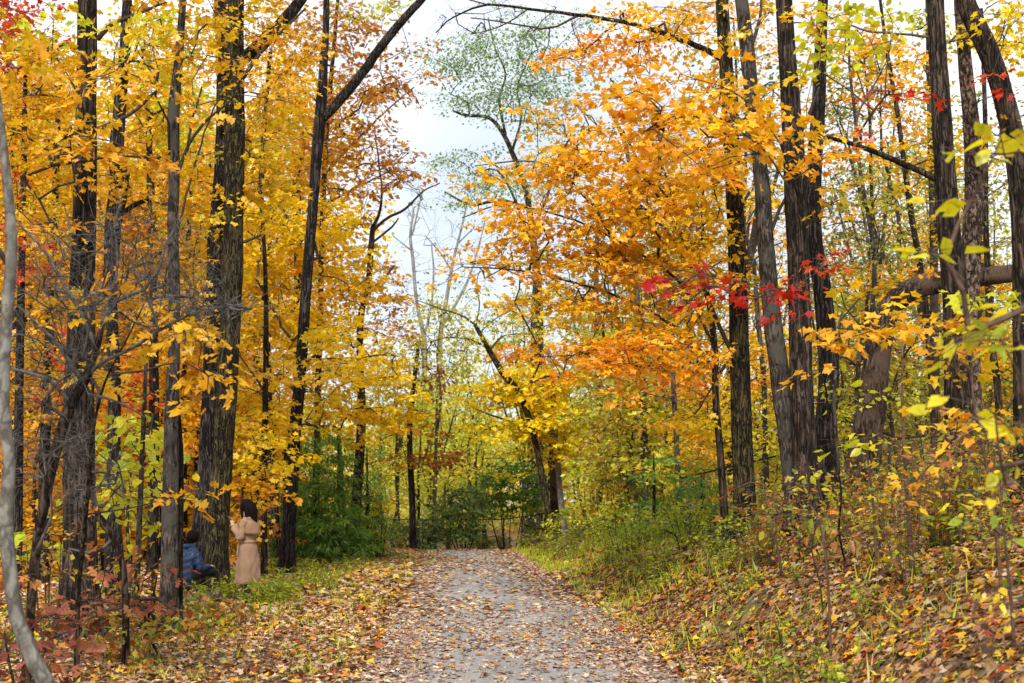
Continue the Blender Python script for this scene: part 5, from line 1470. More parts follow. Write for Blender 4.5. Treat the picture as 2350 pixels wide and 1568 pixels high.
# foreground undergrowth on the bank: thin stemmed saplings, each on its own
for lb, st, d, bl in [
    ('reddish thin sapling with pink rounded leaves, right foreground', [(2096, 1345, 13), (2090, 1260, 12), (2084, 1180, 10), (2078, 1080, 8), (2072, 980, 7), (2070, 880, 5), (2072, 780, 3)], 13,
     [B(2120, 1060, 70, 60, 12.8, 'salmon', .32, 'oval', .11, 8, .5, dr=.5), B(2060, 1000, 60, 70, 13, 'yg', .3, 'oval', .10, 9, .5, dr=.5), B(2080, 1130, 60, 40, 12.6, 'orange', .3, 'oval', .11, 7, .5, dr=.4)]),
    ('sapling with drooping orange-brown leaflets low before the right-hand trio', [(1900, 1340, 6), (1892, 1260, 5), (1880, 1190, 4), (1860, 1160, 3)], 12,
     [B(1880, 1190, 70, 26, 12, 'mixfall', .8, 'oval', .12, 8, .45, dr=.4, hang=1.2), B(1960, 1240, 60, 34, 12, 'mixfall', .6, 'oval', .13, 7, .45, dr=.4, hang=1.4)]),
    ('yellow-leaved maple sapling crossing before the large dark right trunk', [(2300, 1400, 9), (2290, 1250, 8), (2270, 1100, 7), (2240, 960, 6), (2230, 850, 5), (2240, 740, 3)], 11,
     [B(2200, 770, 110, 40, 11, 'gold', .9, 'maple', .10, 14, .5, dr=.5), B(2220, 830, 90, 30, 11, 'goldy', .6, 'maple', .10, 12, .5, dr=.5), B(2200, 950, 70, 26, 10.5, 'gold', 1.2, 'maple', .10, 12, .5, dr=.4), B(2250, 980, 50, 26, 10.5, 'gold', .8, 'maple', .10, 12, .45, dr=.4),
      B(2270, 700, 70, 40, 11, 'ygb', .8, 'maple', .10, 14, .5, dr=.5), B(2100, 1100, 24, 12, 10.5, 'orange', .9, 'maple', .10, 6, .3, dr=.2), B(2130, 720, 60, 20, 11.2, 'orange', .5, 'maple', .10, 12, .5, dr=.4)]),
    ('bush of lime rounded leaves at the right edge, lower', [(2330, 1520, 9), (2322, 1400, 8), (2310, 1280, 7), (2300, 1180, 5), (2290, 1100, 3)], 9.5,
     [B(2290, 1240, 70, 90, 9.5, 'weed', .35, 'heart', .09, 8, .45, dr=.5), B(2240, 1180, 60, 50, 9.8, 'yg', .3, 'oval', .10, 8, .45, dr=.5), B(2300, 1400, 60, 60, 9.5, 'yg', .3, 'oval', .09, 8, .4, dr=.4)]),
    ('near shrub with large lemon-green leaves hanging in at the right edge', [(2440, 1700, 14), (2425, 1400, 13), (2410, 1150, 11), (2390, 900, 9), (2365, 700, 6), (2340, 560, 4)], 6,
     [B(2310, 940, 70, 70, 5.8, 'lemon', 0.51, 'heart', .085, 7, .36, dr=.4, hang=.7, tilt=.75), B(2300, 330, 70, 40, 6.2, 'lemon', 0.48, 'heart', .11, 6, .36, dr=.3, tilt=.75), B(2230, 400, 60, 60, 6.4, 'lemon', 0.18, 'oval', .12, 4, .36, dr=.3, tilt=.75), B(2310, 1080, 40, 50, 5.8, 'lemon', 0.36, 'heart', .09, 5, .34, dr=.3, hang=.8, tilt=.75),
      B(2290, 740, 80, 60, 6, 'lemon', 0.42, 'heart', .085, 7, .36, dr=.3), B(2180, 590, 70, 16, 6.4, 'lemon', 0.30, 'oval', .11, 4, .3, dr=.2), B(2320, 780, 50, 50, 5.6, 'yg', .7, 'heart', .08, 8, .3, dr=.3)]),
    ('thin sapling with sparse lime leaves before the bent broken trunk', [(2010, 1260, 7), (2004, 1160, 6), (1990, 1040, 5), (1976, 960, 3)], 15,
     [B(1990, 920, 50, 40, 15, 'ygb', .4, 'oval', .13, 7, .5, dr=.4, hang=.6), B(1960, 1010, 40, 30, 15, 'ygb', .4, 'oval', .13, 6, .5, dr=.4)]),
    ('leafy bramble at the foot of the right-hand trio', [(1790, 1290, 6), (1776, 1220, 5), (1760, 1160, 4), (1750, 1110, 3)], 16.5,
     [B(1760, 1150, 50, 60, 16.5, 'olive', .5, 'oval', .11, 8, .5, dr=.5), B(1690, 1110, 30, 50, 16.5, 'brown', .5, 'oval', .14, 6, .5, dr=.4), B(1850, 1100, 40, 30, 16.5, 'ygb', .45, 'oval', .12, 8, .5, dr=.4)]),
]:
    tree('sapling', lb, [st], d, bark='twig_red', twig='twig_red', blobs=bl, flare=0, k=8, seed_z=.3, cat='sapling')

# thin stemmed bushes on the bank (prototypes and copies)
def stem_plant(name, label, group, loc, h, ns, pal, kind, size, nleaf, spread=.35, stem='twig_red', cat='plant', hang=.4):
    root = thing(name, label, cat, loc, group)
    st, lf = MB(), MB()
    loc = np.array(loc, float)
    for i in range(ns):
        a = rng.uniform(0, 6.283)
        o = loc + [math.cos(a) * .05, math.sin(a) * .05, -.04]
        tip = loc + [math.cos(a) * spread * rng.uniform(.3, 1) * h, math.sin(a) * spread * rng.uniform(.3, 1) * h, h * rng.uniform(.65, 1.05)]
        W = np.array([o, (o + tip) / 2 + rng.normal(0, .05 * h, 3), tip])
        Q = catmull(W, h / 7)
        tube(st, Q, np.linspace(.0045, .0018, len(Q)), 4)
        n = nleaf
        t = rng.uniform(.25, 1, n)
        P = np.array([np.interp(t, np.linspace(0, 1, len(Q)), Q[:, c]) for c in range(3)]).T
        D = rng.normal(0, 1, (n, 3)) * [1, 1, .4] - [0, 0, hang - .3]
        off = nrm(D) * size * rng.uniform(.2, .9, (n, 1))
        segs(st, P, P + off, .0014, .001, 3)
        Nn = np.array([[0, 0, 1.]]) + rng.normal(0, .6, (n, 3))
        add_leaves(lf, P + off, D, Nn, size * rng.uniform(.6, 1.25, n), pick(pal, n) * rng.uniform(.75, 1.1, (n, 1)), kind)
    st.build('stem', M[stem], root)
    lf.build('leaves', M['leaf_far'], root, colors=True)
    return root


def plant_group(name, label, group, protos, spots, mk, marks=None):
    ps, al = [], []
    for i, (x, y) in enumerate(spots):
        z = float(gz(x, y))
        if i < protos:
            ps.append(mk(name, label, group, (x, y, z)))
            al.append(ps[-1])
        else:
            al.append(dup(ps[i % protos], (x, y, z), rng.uniform(0, 6.28), rng.uniform(.7, 1.25)))
    label_set(al, [label] * len(al), marks or ML + MR)


ML = [(60, 'the smooth curved trunk'), (184, 'the thickest trunk'), (262, 'the knotted trunk'), (390, 'the slender grey trunk'), (500, 'the mossy trunk'), (570, 'the standing woman'), (660, 'the dark leaning trunk'), (815, 'the upright gap trunk')]
MC = [(945, 'the russet oak'), (1085, 'the broad fence shrub'), (1175, 'the tall fence shrub'), (1265, 'the leaning thin tree'), (1378, 'the far grey trunk')]
MR = [(1500, 'the bushy hemlock'), (1610, 'the small hemlock'), (1710, 'the rough dark trunk'), (1800, 'the sweeping grey trunk'), (1880, 'the trio'), (1990, 'the bent broken trunk'), (2100, 'the pink-leaved sapling'), (2210, 'the large right trunk'), (2340, 'the right edge trunk')]


def spots_in(n, xr, yr, rel=True):
    u = rng.uniform(*xr, n)
    y = rng.uniform(*yr, n)
    return [(float(a + (pc(b) if rel else 0)), float(b)) for a, b in zip(u, y)]


plant_group('thin_stem_bush', 'thin-stemmed bush', 'thin stemmed bushes scattered over the right bank', 4,
            spots_in(46, (3.2, 6.8), (12, 20)), lambda n, l, g, p: stem_plant(n, l, g, p, 1.05, 9, 'mixfall', 'oval', .08, 13))
plant_group('low_bank_plant', 'low leafy bank plant', 'low leafy plants along the foot of the right bank', 3,
            spots_in(44, (1.9, 4.8), (9.5, 24)), lambda n, l, g, p: stem_plant(n, l, g, p, .32, 7, 'weed', 'oval', .06, 9, spread=.7))
plant_group('verge_weed', 'green verge weed', 'green weeds along the right verge towards the path end', 4,
            spots_in(44, (2.2, 4.6), (22, 36)), lambda n, l, g, p: stem_plant(n, l, g, p, .6, 10, 'weed', 'narrow', .10, 12, spread=.5))
wp = at(570, 1360, 24)
plant_group('tall_weed', 'bright yellow-green weed', 'tall bright weeds around the standing woman and log', 4,
            [(float(wp[0] + a), float(wp[1] + b)) for a, b in zip(rng.uniform(-1.1, .95, 34), rng.uniform(-2.0, .9, 34)) if not (abs(a) < .26 and b > -1.0)],
            lambda n, l, g, p: stem_plant(n, l, g, p, .36, 6, 'weed', 'narrow', .13, 13, spread=.55))
plant_group('left_verge_weed', 'leafy green weed', 'green weeds along the left verge below the hemlocks', 3,
            spots_in(50, (-5.2, -2.9), (25.5, 40)), lambda n, l, g, p: stem_plant(n, l, g, p, .36, 8, 'weed', 'narrow', .11, 10, spread=.6))
plant_group('left_floor_plant', 'small leafy seedling', 'seedlings among the left foreground trunks', 3,
            spots_in(40, (-6.6, -3.4), (13, 21)), lambda n, l, g, p: stem_plant(n, l, g, p, .45, 6, 'mixfall', 'maple', .085, 8, spread=.6))
plant_group('path_end_weed', 'wispy olive weed', 'wispy weeds on both sides of the path crest', 3,
            spots_in(34, (1.7, 5), (37, 47)) + spots_in(30, (-6, -1.9), (41, 48)) + spots_in(26, (-3, 4), (48.5, 52), False), lambda n, l, g, p: stem_plant(n, l, g, p, .6, 10, 'olive', 'narrow', .14, 11, spread=.5), MC + ML[-2:] + [(1330, 'the pale pole tree'), (1430, 'the sparse hemlock')] + MR)


# ================================================================== WOOD BEYOND THE PATH: prototypes and copies
def proto(name, label, group, H, z0, R, n, pal, tr, lsize, loc, nlv=26, L=1.3, bark='bark_grey', lean=.05, kind='dia', fork=True):
    root = thing(name, label, 'tree', loc, group)
    loc = np.array(loc, float)
    tm = MB()
    a = rng.uniform(0, 6.283)
    W = []
    for f in np.linspace(0, 1, 7):
        W.append([loc[0] + math.cos(a) * lean * H * f ** 1.5 + rng.normal(0, .012 * H) * (f > 0), loc[1] + math.sin(a) * lean * H * f ** 1.5 + rng.normal(0, .012 * H) * (f > 0), loc[2] - .1 + H * f, tr * (1 - .85 * f)])
    P, Rr = trunk_mesh(tm, np.array(W), k=8, flare=.25, step=.8)
    seeds = [P[P[:, 2] > loc[2] + z0 * .8]]
    br = MB()
    if fork:
        for _ in range(2):
            b = rng.uniform(0, 6.283)
            s = W[2 + _]
            Q = catmull(np.array([[s[0], s[1], s[2], tr * .5], [s[0] + math.cos(b) * H * .06, s[1] + math.sin(b) * H * .06, s[2] + H * .18, tr * .38], [s[0] + math.cos(b) * H * .13, s[1] + math.sin(b) * H * .13, s[2] + H * .42, tr * .12]]), .6)
            tube(br, Q[:, :3], Q[:, 3], 5)
            seeds.append(Q[1:, :3])
    tm.build('trunk', M[bark], root, smooth=True)
    u = rng.uniform(0, 1, n)
    th = rng.uniform(0, 6.283, n)
    zz = z0 + (H * 1.03 - z0) * u ** .9
    rr = R * np.sqrt(rng.uniform(0.05, 1, n)) * np.sin(np.clip(.25 + .75 * u, 0, 1) * math.pi) ** .55
    ctr = np.array([np.interp(loc[2] + zz, np.array(W)[:, 2], np.array(W)[:, c]) for c in (0, 1)]).T
    C = np.column_stack([ctr[:, 0] + rr * np.cos(th), ctr[:, 1] + rr * np.sin(th), loc[2] + zz])
    A_, B_, ra, rb, dirs, _r, _o = skeleton(np.vstack(seeds), C, rmin=.010, rk=.007, rmax=tr * .6)
    segs(br, A_, B_, ra, rb, 3)
    br.build('branches', M['twig'], root)
    lf = MB()
    if nlv > 0:
        ax = dirs.copy()
        ax[:, 2] *= .4
        sprays(lf, None, C, nrm(ax), L * rng.uniform(.7, 1.3, n), pal, kind, lsize, nlv, thick=.16, tilt=.7, droop=.3, twigs=False)
        lf.build('foliage', M['leaf_far'], root, colors=True)
    return root


def scatter(nm, bases, group, protos, spots, marks):
    ps, al, bl = [], [], []
    for i, q in enumerate(spots):
        x, y = q[:2]
        z = float(gz(x, y)) - .05
        if i < len(protos):
            ps.append(protos[i]((x, y, z)))
            al.append(ps[-1])
        else:
            al.append(dup(ps[i % len(protos)], (x, y, z), rng.uniform(0, 6.28), rng.uniform(.85, 1.15)))
        bl.append(bases[i % len(protos)])
    label_set(al, bl, marks)


def fan(n, px0, px1, d0, d1):
    px = rng.uniform(px0, px1, n)
    d = rng.uniform(d0, d1, n)
    return [(float((p - CX) / F * q), float(q)) for p, q in zip(px, d)]


g = 'slim yellow-green trees in the wood beyond the path'
l = 'slim dark-stemmed tree with sparse yellow-green leaves in the wood beyond the path end'
scatter('slim_wood_tree', ['slim mixed-leaf tree', 'dark-stemmed lime tree', 'slim green-gold tree', 'small mixed-leaf tree'], g, [
    lambda p: proto('slim_wood_tree', l, g, 8.5, 2.4, 1.7, 60, 'mixwood', .10, .17, p, 22, 1.1),
    lambda p: proto('slim_wood_tree', l, g, 7.5, 2.0, 1.6, 60, 'ygb', .08, .17, p, 22, 1.1, bark='bark_dark'),
    lambda p: proto('slim_wood_tree', l, g, 9.5, 3.2, 1.8, 60, 'yg', .11, .17, p, 20, 1.1),
    lambda p: proto('slim_wood_tree', l, g, 6.5, 1.4, 1.6, 60, 'mixwood', .07, .16, p, 24, 1.0, bark='bark_dark')],
    [(s[0], s[1]) for s in fan(32, 860, 1440, 54, 86)], MC)
g = 'gold-leaved trees deep in the left wood'
l = 'tall gold-leaved tree deep in the wood behind the left trunks'
scatter('gold_wood_tree', ['tall yellow-gold tree', 'tall deep gold tree', 'very tall gold tree'], g, [
    lambda p: proto('gold_wood_tree', l, g, 17, 3.5, 3.2, 230, 'goldy', .19, .23, p, 24, 1.6, bark='bark_dark'),
    lambda p: proto('gold_wood_tree', l, g, 15, 2.5, 3.0, 220, 'gold', .17, .23, p, 24, 1.6, bark='bark_dark'),
    lambda p: proto('gold_wood_tree', l, g, 18, 5, 3.2, 230, 'goldy', .2, .23, p, 24, 1.6, bark='bark_dark')],
    [(s[0], s[1]) for s in fan(20, -40, 690, 46, 64)], ML)
g = 'low bushy young trees deep in the left wood'
l = 'low bushy orange and gold young tree deep in the left wood'
scatter('young_wood_tree', ['low gold young tree', 'low mixed-colour young tree', 'low orange young tree'], g, [
    lambda p: proto('young_wood_tree', l, g, 6.5, .6, 2.1, 100, 'gold', .07, .19, p, 24, 1.2, bark='bark_dark'),
    lambda p: proto('young_wood_tree', l, g, 6, .5, 2.1, 100, 'mixfall', .07, .19, p, 24, 1.2, bark='bark_dark'),
    lambda p: proto('young_wood_tree', l, g, 5.5, .5, 2.0, 100, 'orange', .06, .19, p, 24, 1.2, bark='bark_dark')],
    [(s[0], s[1]) for s in fan(24, -40, 620, 38, 60)], ML)
g = 'airy trees in the right wood'
l = 'airy small-leaved tree in the wood behind the right bank'
scatter('airy_wood_tree', ['airy olive tree', 'airy yellow-green tree', 'airy orange tree'], g, [
    lambda p: proto('airy_wood_tree', l, g, 14, 3.0, 3.0, 130, 'olive', .15, .17, p, 18, 1.5),
    lambda p: proto('airy_wood_tree', l, g, 13, 2.5, 3.0, 130, 'yg', .14, .17, p, 18, 1.5),
    lambda p: proto('airy_wood_tree', l, g, 15, 4, 3.0, 130, 'orange', .15, .17, p, 18, 1.5, bark='bark')],
    [(s[0], s[1]) for s in fan(22, 1300, 2400, 42, 66)], [(1378, 'the far grey trunk')] + MR)
g = 'low leafy young trees behind the right bank'
l = 'low leafy yellow-green young tree behind the right bank'
scatter('young_bank_tree', ['low mixed-colour young tree', 'low olive young tree', 'low gold young tree'], g, [
    lambda p: proto('young_bank_tree', l, g, 5, .5, 1.9, 90, 'mixfall', .05, .15, p, 22, 1.1),
    lambda p: proto('young_bank_tree', l, g, 4.5, .4, 1.8, 80, 'olive', .05, .14, p, 24, 1.1),
    lambda p: proto('young_bank_tree', l, g, 5, .5, 1.9, 90, 'goldy', .05, .15, p, 22, 1.1)],
    [(s[0], s[1]) for s in fan(30, 1420, 2420, 33, 52)], MR)

# the far wood closing the view: one mass nobody could count
lf, st = MB(), MB()
n = 1900
px = rng.uniform(-250, 2600, n)
dd = rng.uniform(88, 125, n)
top = np.interp(px, [-250, 500, 850, 950, 1300, 1500, 2600], [9.5, 9.5, 8.0, 6.5, 8.0, 7, 6.5])
zz = -1.5 + (top + 1.5) * rng.uniform(0, 1, n) ** .8
C = np.column_stack([(px - CX) / F * dd, dd, zz])
for pal, a, b in (('mixwood', 0, 1400), ('yg', 1400, 1650), ('gold', 1650, n)):
    sprays(lf, None, C[a:b], rng.normal(0, 1, (b - a, 3)) * [1, 1, .2], rng.uniform(2.2, 3.6, b - a), pal, 'dia', .46, 40, thick=.22, tilt=.9, twigs=False)
o = lf.build('far_wood', M['leaf_far'], colors=True)
tag(o, 'dense mixed autumn wood closing the view far beyond the path', 'wood', kind='stuff')
# ================================================================== PEOPLE
M['skin'] = plain_mat('skin', (.48, .28, .19), (.56, .34, .24), 12, .55, .02)
M['hair'] = plain_mat('black_hair', (.003, .002, .0025), (.014, .008, .008), 60, .7, .15, .08, (1, 1, .06))
M['coat'] = plain_mat('camel_coat', (.29, .17, .105), (.36, .22, .14), 5, .85, .15)
M['black_cloth'] = plain_mat('black_cloth', (.006, .006, .008), (.016, .016, .018), 20, .8, .1)
M['boot'] = plain_mat('black_leather', (.006, .006, .006), (.012, .012, .012), 20, .4, .1)
M['phone'] = plain_mat('phone_case', (.02, .02, .025), (.03, .03, .035), 5, .3, 0)


def jacket_mat():
    m, t, out = new_mat('blue_print_jacket')
    tcn = N(t, 'ShaderNodeTexCoord')
    base = N(t, 'ShaderNodeTexNoise', Scale=9.0, Detail=3.0)
    t.links.new(tcn.outputs['Object'], base.inputs['Vector'])
    rb = ramp(t, [(.35, (.0015, .010, .040)), (.6, (.004, .032, .11)), (.8, (.012, .065, .16))])
    t.links.new(base.outputs['Fac'], rb.inputs['Fac'])
    mp = N(t, 'ShaderNodeMapping')
    mp.inputs['Rotation'].default_value = (0, .5, .3)
    mp.inputs['Scale'].default_value = (1, 1, .22)
    t.links.new(tcn.outputs['Object'], mp.inputs['Vector'])
    vo = N(t, 'ShaderNodeTexVoronoi', Scale=26.0)
    t.links.new(mp.outputs[0], vo.inputs['Vector'])
    rs = ramp(t, [(.16, (1, 1, 1)), (.24, (0, 0, 0))])
    t.links.new(vo.outputs['Distance'], rs.inputs['Fac'])
    mx_ = N(t, 'ShaderNodeMix', data_type='RGBA')
    t.links.new(rs.outputs['Color'], mx_.inputs[0])
    t.links.new(rb.outputs['Color'], mx_.inputs[6])
    mx_.inputs[7].default_value = (.07, .13, .20, 1)
    b = N(t, 'ShaderNodeBsdfPrincipled', Roughness=.6)
    t.links.new(mx_.outputs[2], b.inputs['Base Color'])
    t.links.new(b.outputs[0], out.inputs['Surface'])
    return m


M['jacket'] = jacket_mat()


def ellip(mb, c, r, rot=None, nu=18, nv=12, noise=0):
    th = np.linspace(0, 2 * math.pi, nu, endpoint=False)
    ph = np.linspace(.05, math.pi - .05, nv)
    TH, PH = np.meshgrid(th, ph)
    V = np.stack([r[0] * np.sin(PH) * np.cos(TH), r[1] * np.sin(PH) * np.sin(TH), r[2] * np.cos(PH)], -1).reshape(-1, 3)
    if rot is not None:
        V = V @ rot.T
    i = np.arange(nv - 1)[:, None] * nu
    j = np.arange(nu)[None]
    jn = (j + 1) % nu
    Fq = np.stack([i + j, i + nu + j, i + nu + jn, i + jn], -1).reshape(-1, 4)
    mb.add(V + np.asarray(c), [Fq, np.arange(nu)[None], np.arange(nu)[None, ::-1] + (nv - 1) * nu])


def loft(mb, rings, k=28, fold=None):
    """rings: (z, cx, cy, rx, ry)"""
    th = np.linspace(0, 2 * math.pi, k, endpoint=False)
    Rg = catmull(np.array(rings, float), .03)
    V = []
    for q in Rg:
        m = 1 if fold is None else 1 + fold(th, q[0])
        V.append(np.stack([q[1] + q[3] * np.cos(th) * m, q[2] + q[4] * np.sin(th) * m, np.full(k, q[0])], 1))
    V = np.concatenate(V)
    n = len(Rg)
    i = np.arange(n - 1)[:, None] * k
    j = np.arange(k)[None]
    jn = (j + 1) % k
    Fq = np.stack([i + j, i + jn, i + k + jn, i + k + j], -1).reshape(-1, 4)
    mb.add(V, [Fq, np.arange(k)[None, ::-1], np.arange(k)[None] + (n - 1) * k])


def limb(mb, pts, k=12):
    Q = catmull(np.array(pts, float), .02)
    tube(mb, Q[:, :3], Q[:, 3], k)


def hand(mb, wrist, fdir, palm_n, curl=.5, s=1.0):
    """palm with four unequal bent fingers and a thumb leaving its side"""
    f = nrm(np.array(fdir, float))
    nn = np.array(palm_n, float)
    nn = nrm(nn - (nn @ f) * f)
    sd = np.cross(f, nn)
    wv = np.array(wrist, float)
    pm = wv + f * .045 * s
    rot = np.stack([f, sd, nn], 1)
    ellip(mb, pm, (.052 * s, .041 * s, .016 * s), rot, 14, 8)
    for i, ln in enumerate((.066, .075, .070, .055)):
        o = (i - 1.5) * .019 * s
        a = pm + f * .036 * s + sd * o
        d1 = nrm(f + nn * curl * .5)
        d2 = nrm(f + nn * curl * 1.6)
        d3 = nrm(f * .4 + nn * curl * 2.2)
        b = a + d1 * ln * .45 * s
        c = b + d2 * ln * .35 * s
        e = c + d3 * ln * .3 * s
        limb(mb, [[*a, .0088 * s], [*b, .0084 * s], [*c, .0076 * s], [*e, .0064 * s]], 8)
    a = pm - f * .02 * s - sd * .032 * s
    b = a + nrm(f * .6 - sd * .8 + nn * .4) * .032 * s
    c = b + nrm(f * .9 - sd * .1 + nn * .6) * .028 * s
    limb(mb, [[*a, .0105 * s], [*b, .0095 * s], [*c, .0075 * s]], 8)


def fused(mb, name, mat, parent, Wf, voxel=.010, smooth=3, noise=None):
    """fuse the shapes into one continuous surface, then place it in the world"""
    me0 = mb.build('tmp', None, None, origin=(0, 0, 0))
    md = me0.modifiers.new('r', 'REMESH')
    md.mode = 'VOXEL'
    md.voxel_size = voxel
    sm = me0.modifiers.new('s', 'SMOOTH')
    sm.iterations = smooth
    sm.factor = .5
    dg = bpy.context.evaluated_depsgraph_get()
    dg.update()
    me = bpy.data.meshes.new_from_object(me0.evaluated_get(dg))
    n = len(me.vertices)
    V = np.zeros(n * 3, np.float32)
    me.vertices.foreach_get('co', V)
    V = V.reshape(-1, 3).astype(float)
    if noise is not None:
        V = V + noise(V)
    wl = wloc(parent)
    V = Wf(V) - wl
    me.vertices.foreach_set('co', V.astype(np.float32).ravel())
    me.polygons.foreach_set('use_smooth', np.ones(len(me.polygons), bool))
    me.materials.clear()
    me.materials.append(mat)
    me.update()
    o = bpy.data.objects.new(name, me)
    COL.objects.link(o)
    o.parent = parent
    t = me0.data
    bpy.data.objects.remove(me0)
    bpy.data.meshes.remove(t)
    return o


def placer(loc, ang):
    c, s = math.cos(ang), math.sin(ang)
    Rm = np.array([[c, -s, 0], [s, c, 0], [0, 0, 1]])

    def Wf(V):
        return np.asarray(V, float) @ Rm.T + np.asarray(loc)
    return Wf


def face(mb, c, f, up, s=1.0):
    """nose, brow, lips, ears and eye sockets on a head facing f"""
    f = nrm(np.array(f, float))
    up = np.array(up, float)
    up = nrm(up - (up @ f) * f)
    sd = np.cross(up, f)
    rot = np.stack([f, sd, up], 1)
    ellip(mb, c, (.098 * s, .077 * s, .112 * s), rot)
    ellip(mb, c + f * .018 * s - up * .055 * s, (.070 * s, .055 * s, .062 * s), rot)
    limb(mb, [[*(c + f * .088 * s + up * .012 * s), .010], [*(c + f * .105 * s - up * .018 * s), .011], [*(c + f * .112 * s - up * .03 * s), .013]], 8)
    for sg in (1, -1):
        ellip(mb, c + f * .082 * s + sd * sg * .032 * s + up * .018 * s, (.016 * s, .026 * s, .008 * s), rot, 10, 6)
        ellip(mb, c + sd * sg * .077 * s - up * .01 * s, (.018 * s, .010 * s, .030 * s), rot, 10, 6)
        ellip(mb, c + f * .078 * s + sd * sg * .030 * s, (.014 * s, .016 * s, .009 * s), rot, 10, 6)
    ellip(mb, c + f * .088 * s - up * .062 * s, (.012 * s, .026 * s, .008 * s), rot, 10, 6)


# ---------------------------------------------------------------- the standing woman
p = at(569, 1300, 24.2)
wx, wy = p[0], p[1]
gzw = float(gz(wx, wy))
woman = thing('person', 'woman with long dark hair standing in a beige belted trench coat, looking at her phone', 'person', (wx, wy, gzw))
Wf = placer((wx, wy, gzw), R_(-13))        # faces left and a little away
mb = MB()
for sg, xo in ((-1, .03), (1, -.05)):
    limb(mb, [[.0, .09 * sg, .90, .088], [xo * .3, .095 * sg, .70, .076], [xo * .6, .095 * sg, .50, .056], [xo + .02, .095 * sg, .34, .050], [xo, .095 * sg, .20, .042], [xo, .095 * sg, .08, .036]])
    limb(mb, [[xo + .03, .095 * sg, .04, .036], [xo - .08, .097 * sg, .035, .034], [xo - .15, .10 * sg, .03, .024]])
loft(mb, [(.82, 0, 0, .11, .16), (.92, 0, 0, .115, .165), (1.0, 0, 0, .09, .13), (1.15, 0, 0, .10, .14), (1.30, .01, 0, .105, .17), (1.38, .01, 0, .06, .12), (1.42, -.005, 0, .05, .06)])
limb(mb, [[-.005, 0, 1.38, .05], [-.03, 0, 1.46, .048], [-.04, 0, 1.52, .05]])
hc = np.array([-.055, 0, 1.565])
hf = np.array([-.88, 0, -.42])
face(mb, hc, hf, (0, 0, 1))
# arms: the left one (towards us) bent up to hold the phone, the right one meets it
LS, LE, LW = np.array([.0, -.17, 1.335]), np.array([-.06, -.215, 1.06]), np.array([-.235, -.115, 1.235])
RS, RE, RW = np.array([.0, .17, 1.335]), np.array([-.06, .205, 1.08]), np.array([-.225, .055, 1.20])
for a, b, c in ((LS, LE, LW), (RS, RE, RW)):
    limb(mb, [[*a, .05], [*((a + b) / 2), .045], [*b, .038], [*((b + c) / 2), .034], [*c, .024]])
hand(mb, LW, (-.35, .25, .9), (-.5, .8, 0), .75, .95)
hand(mb, RW, (-.45, -.35, .7), (0, -.9, .4), .6, .95)
fused(mb, 'body', M['skin'], woman, Wf, .0085, 2)
# boots
for sg, xo in ((-1, .03), (1, -.05)):
    mb = MB()
    limb(mb, [[xo, .095 * sg, .40, .060], [xo, .095 * sg, .25, .054], [xo + .005, .095 * sg, .10, .046], [xo + .01, .095 * sg, .05, .046]])
    limb(mb, [[xo + .04, .095 * sg, .045, .044], [xo - .08, .097 * sg, .04, .042], [xo - .16, .10 * sg, .032, .03]])
    fused(mb, 'boot', M['boot'], woman, Wf, .010, 2)


def cfold(th, z):
    a = np.clip((.98 - z) / .7, 0, 1)
    return a * (.05 * np.sin(7 * th + 1.2 + 1.5 * z) + .045 * np.sin(4 * th + 2 * z) + .03 * np.sin(11 * th + z)) + .012 * np.sin(9 * th) * (z < 1.05)


mb = MB()
loft(mb, [(.285, .005, 0, .205, .222), (.42, .005, 0, .200, .218), (.60, .005, 0, .188, .215), (.78, .005, 0, .165, .20), (.90, .0, 0, .146, .182), (.985, .0, 0, .118, .150), (1.06, .0, 0, .140, .160), (1.18, .005, 0, .150, .178), (1.29, .012, 0, .142, .195), (1.36, .012, 0, .110, .175), (1.41, .005, 0, .082, .115), (1.445, -.005, 0, .066, .075)], 40, cfold)
for a, b, c in ((LS, LE, LW), (RS, RE, RW)):
    d = nrm(c - b)
    limb(mb, [[*(a + [.0, 0, .01]), .070], [*((a + b) / 2), .068], [*(b + [.01, 0, -.005]), .060], [*(b + d * .08), .058], [*((b + c) / 2 + d * .02), .053], [*(c - d * .012), .052]], 16)
limb(mb, [[.03, -.05, 1.43, .022], [.058, 0, 1.445, .024], [.03, .05, 1.43, .022], [-.05, .075, 1.41, .020]], 10)
limb(mb, [[.03, -.05, 1.43, .022], [-.05, -.075, 1.41, .020], [-.10, -.05, 1.36, .016]], 10)


def cnoise(V):
    d = .007 * np.sin(V[:, 2] * 46 + 14 * V[:, 0] + 9 * V[:, 1]) * ((V[:, 2] > 1.0)) + .0035 * np.sin(V[:, 2] * 23 - 30 * V[:, 1] + 2 * np.sin(V[:, 0] * 20))
    return np.stack([d, d * .4, 0 * d], 1)


fused(mb, 'coat', M['coat'], woman, Wf, .010, 2, cnoise)
# storm flap over the back
mb = MB()
th = np.linspace(-1.45, 1.45, 26)
zs_ = np.array([1.385, 1.34, 1.28, 1.22, 1.16, 1.12])
ro = np.array([.014, .018, .022, .028, .034, .038])
rxs = np.interp(zs_, [1.06, 1.18, 1.29, 1.36, 1.41], [.140, .150, .142, .110, .082]) + ro
rys = np.interp(zs_, [1.06, 1.18, 1.29, 1.36, 1.41], [.160, .178, .195, .175, .115]) + ro
outer = np.stack([.012 + rxs[:, None] * np.cos(th), rys[:, None] * np.sin(th), np.broadcast_to(zs_[:, None], (6, 26)) - .02 * np.cos(th)], -1)
inner = outer * [1, 1, 1] - np.stack([.007 * np.cos(th), .007 * np.sin(th), 0 * th], -1)[None]
V = np.concatenate([outer.reshape(-1, 3), inner.reshape(-1, 3)])
i = np.arange(5)[:, None] * 26 + np.arange(25)[None]
q = np.stack([i, i + 1, i + 27, i + 26], -1).reshape(-1, 4)
m_ = 6 * 26
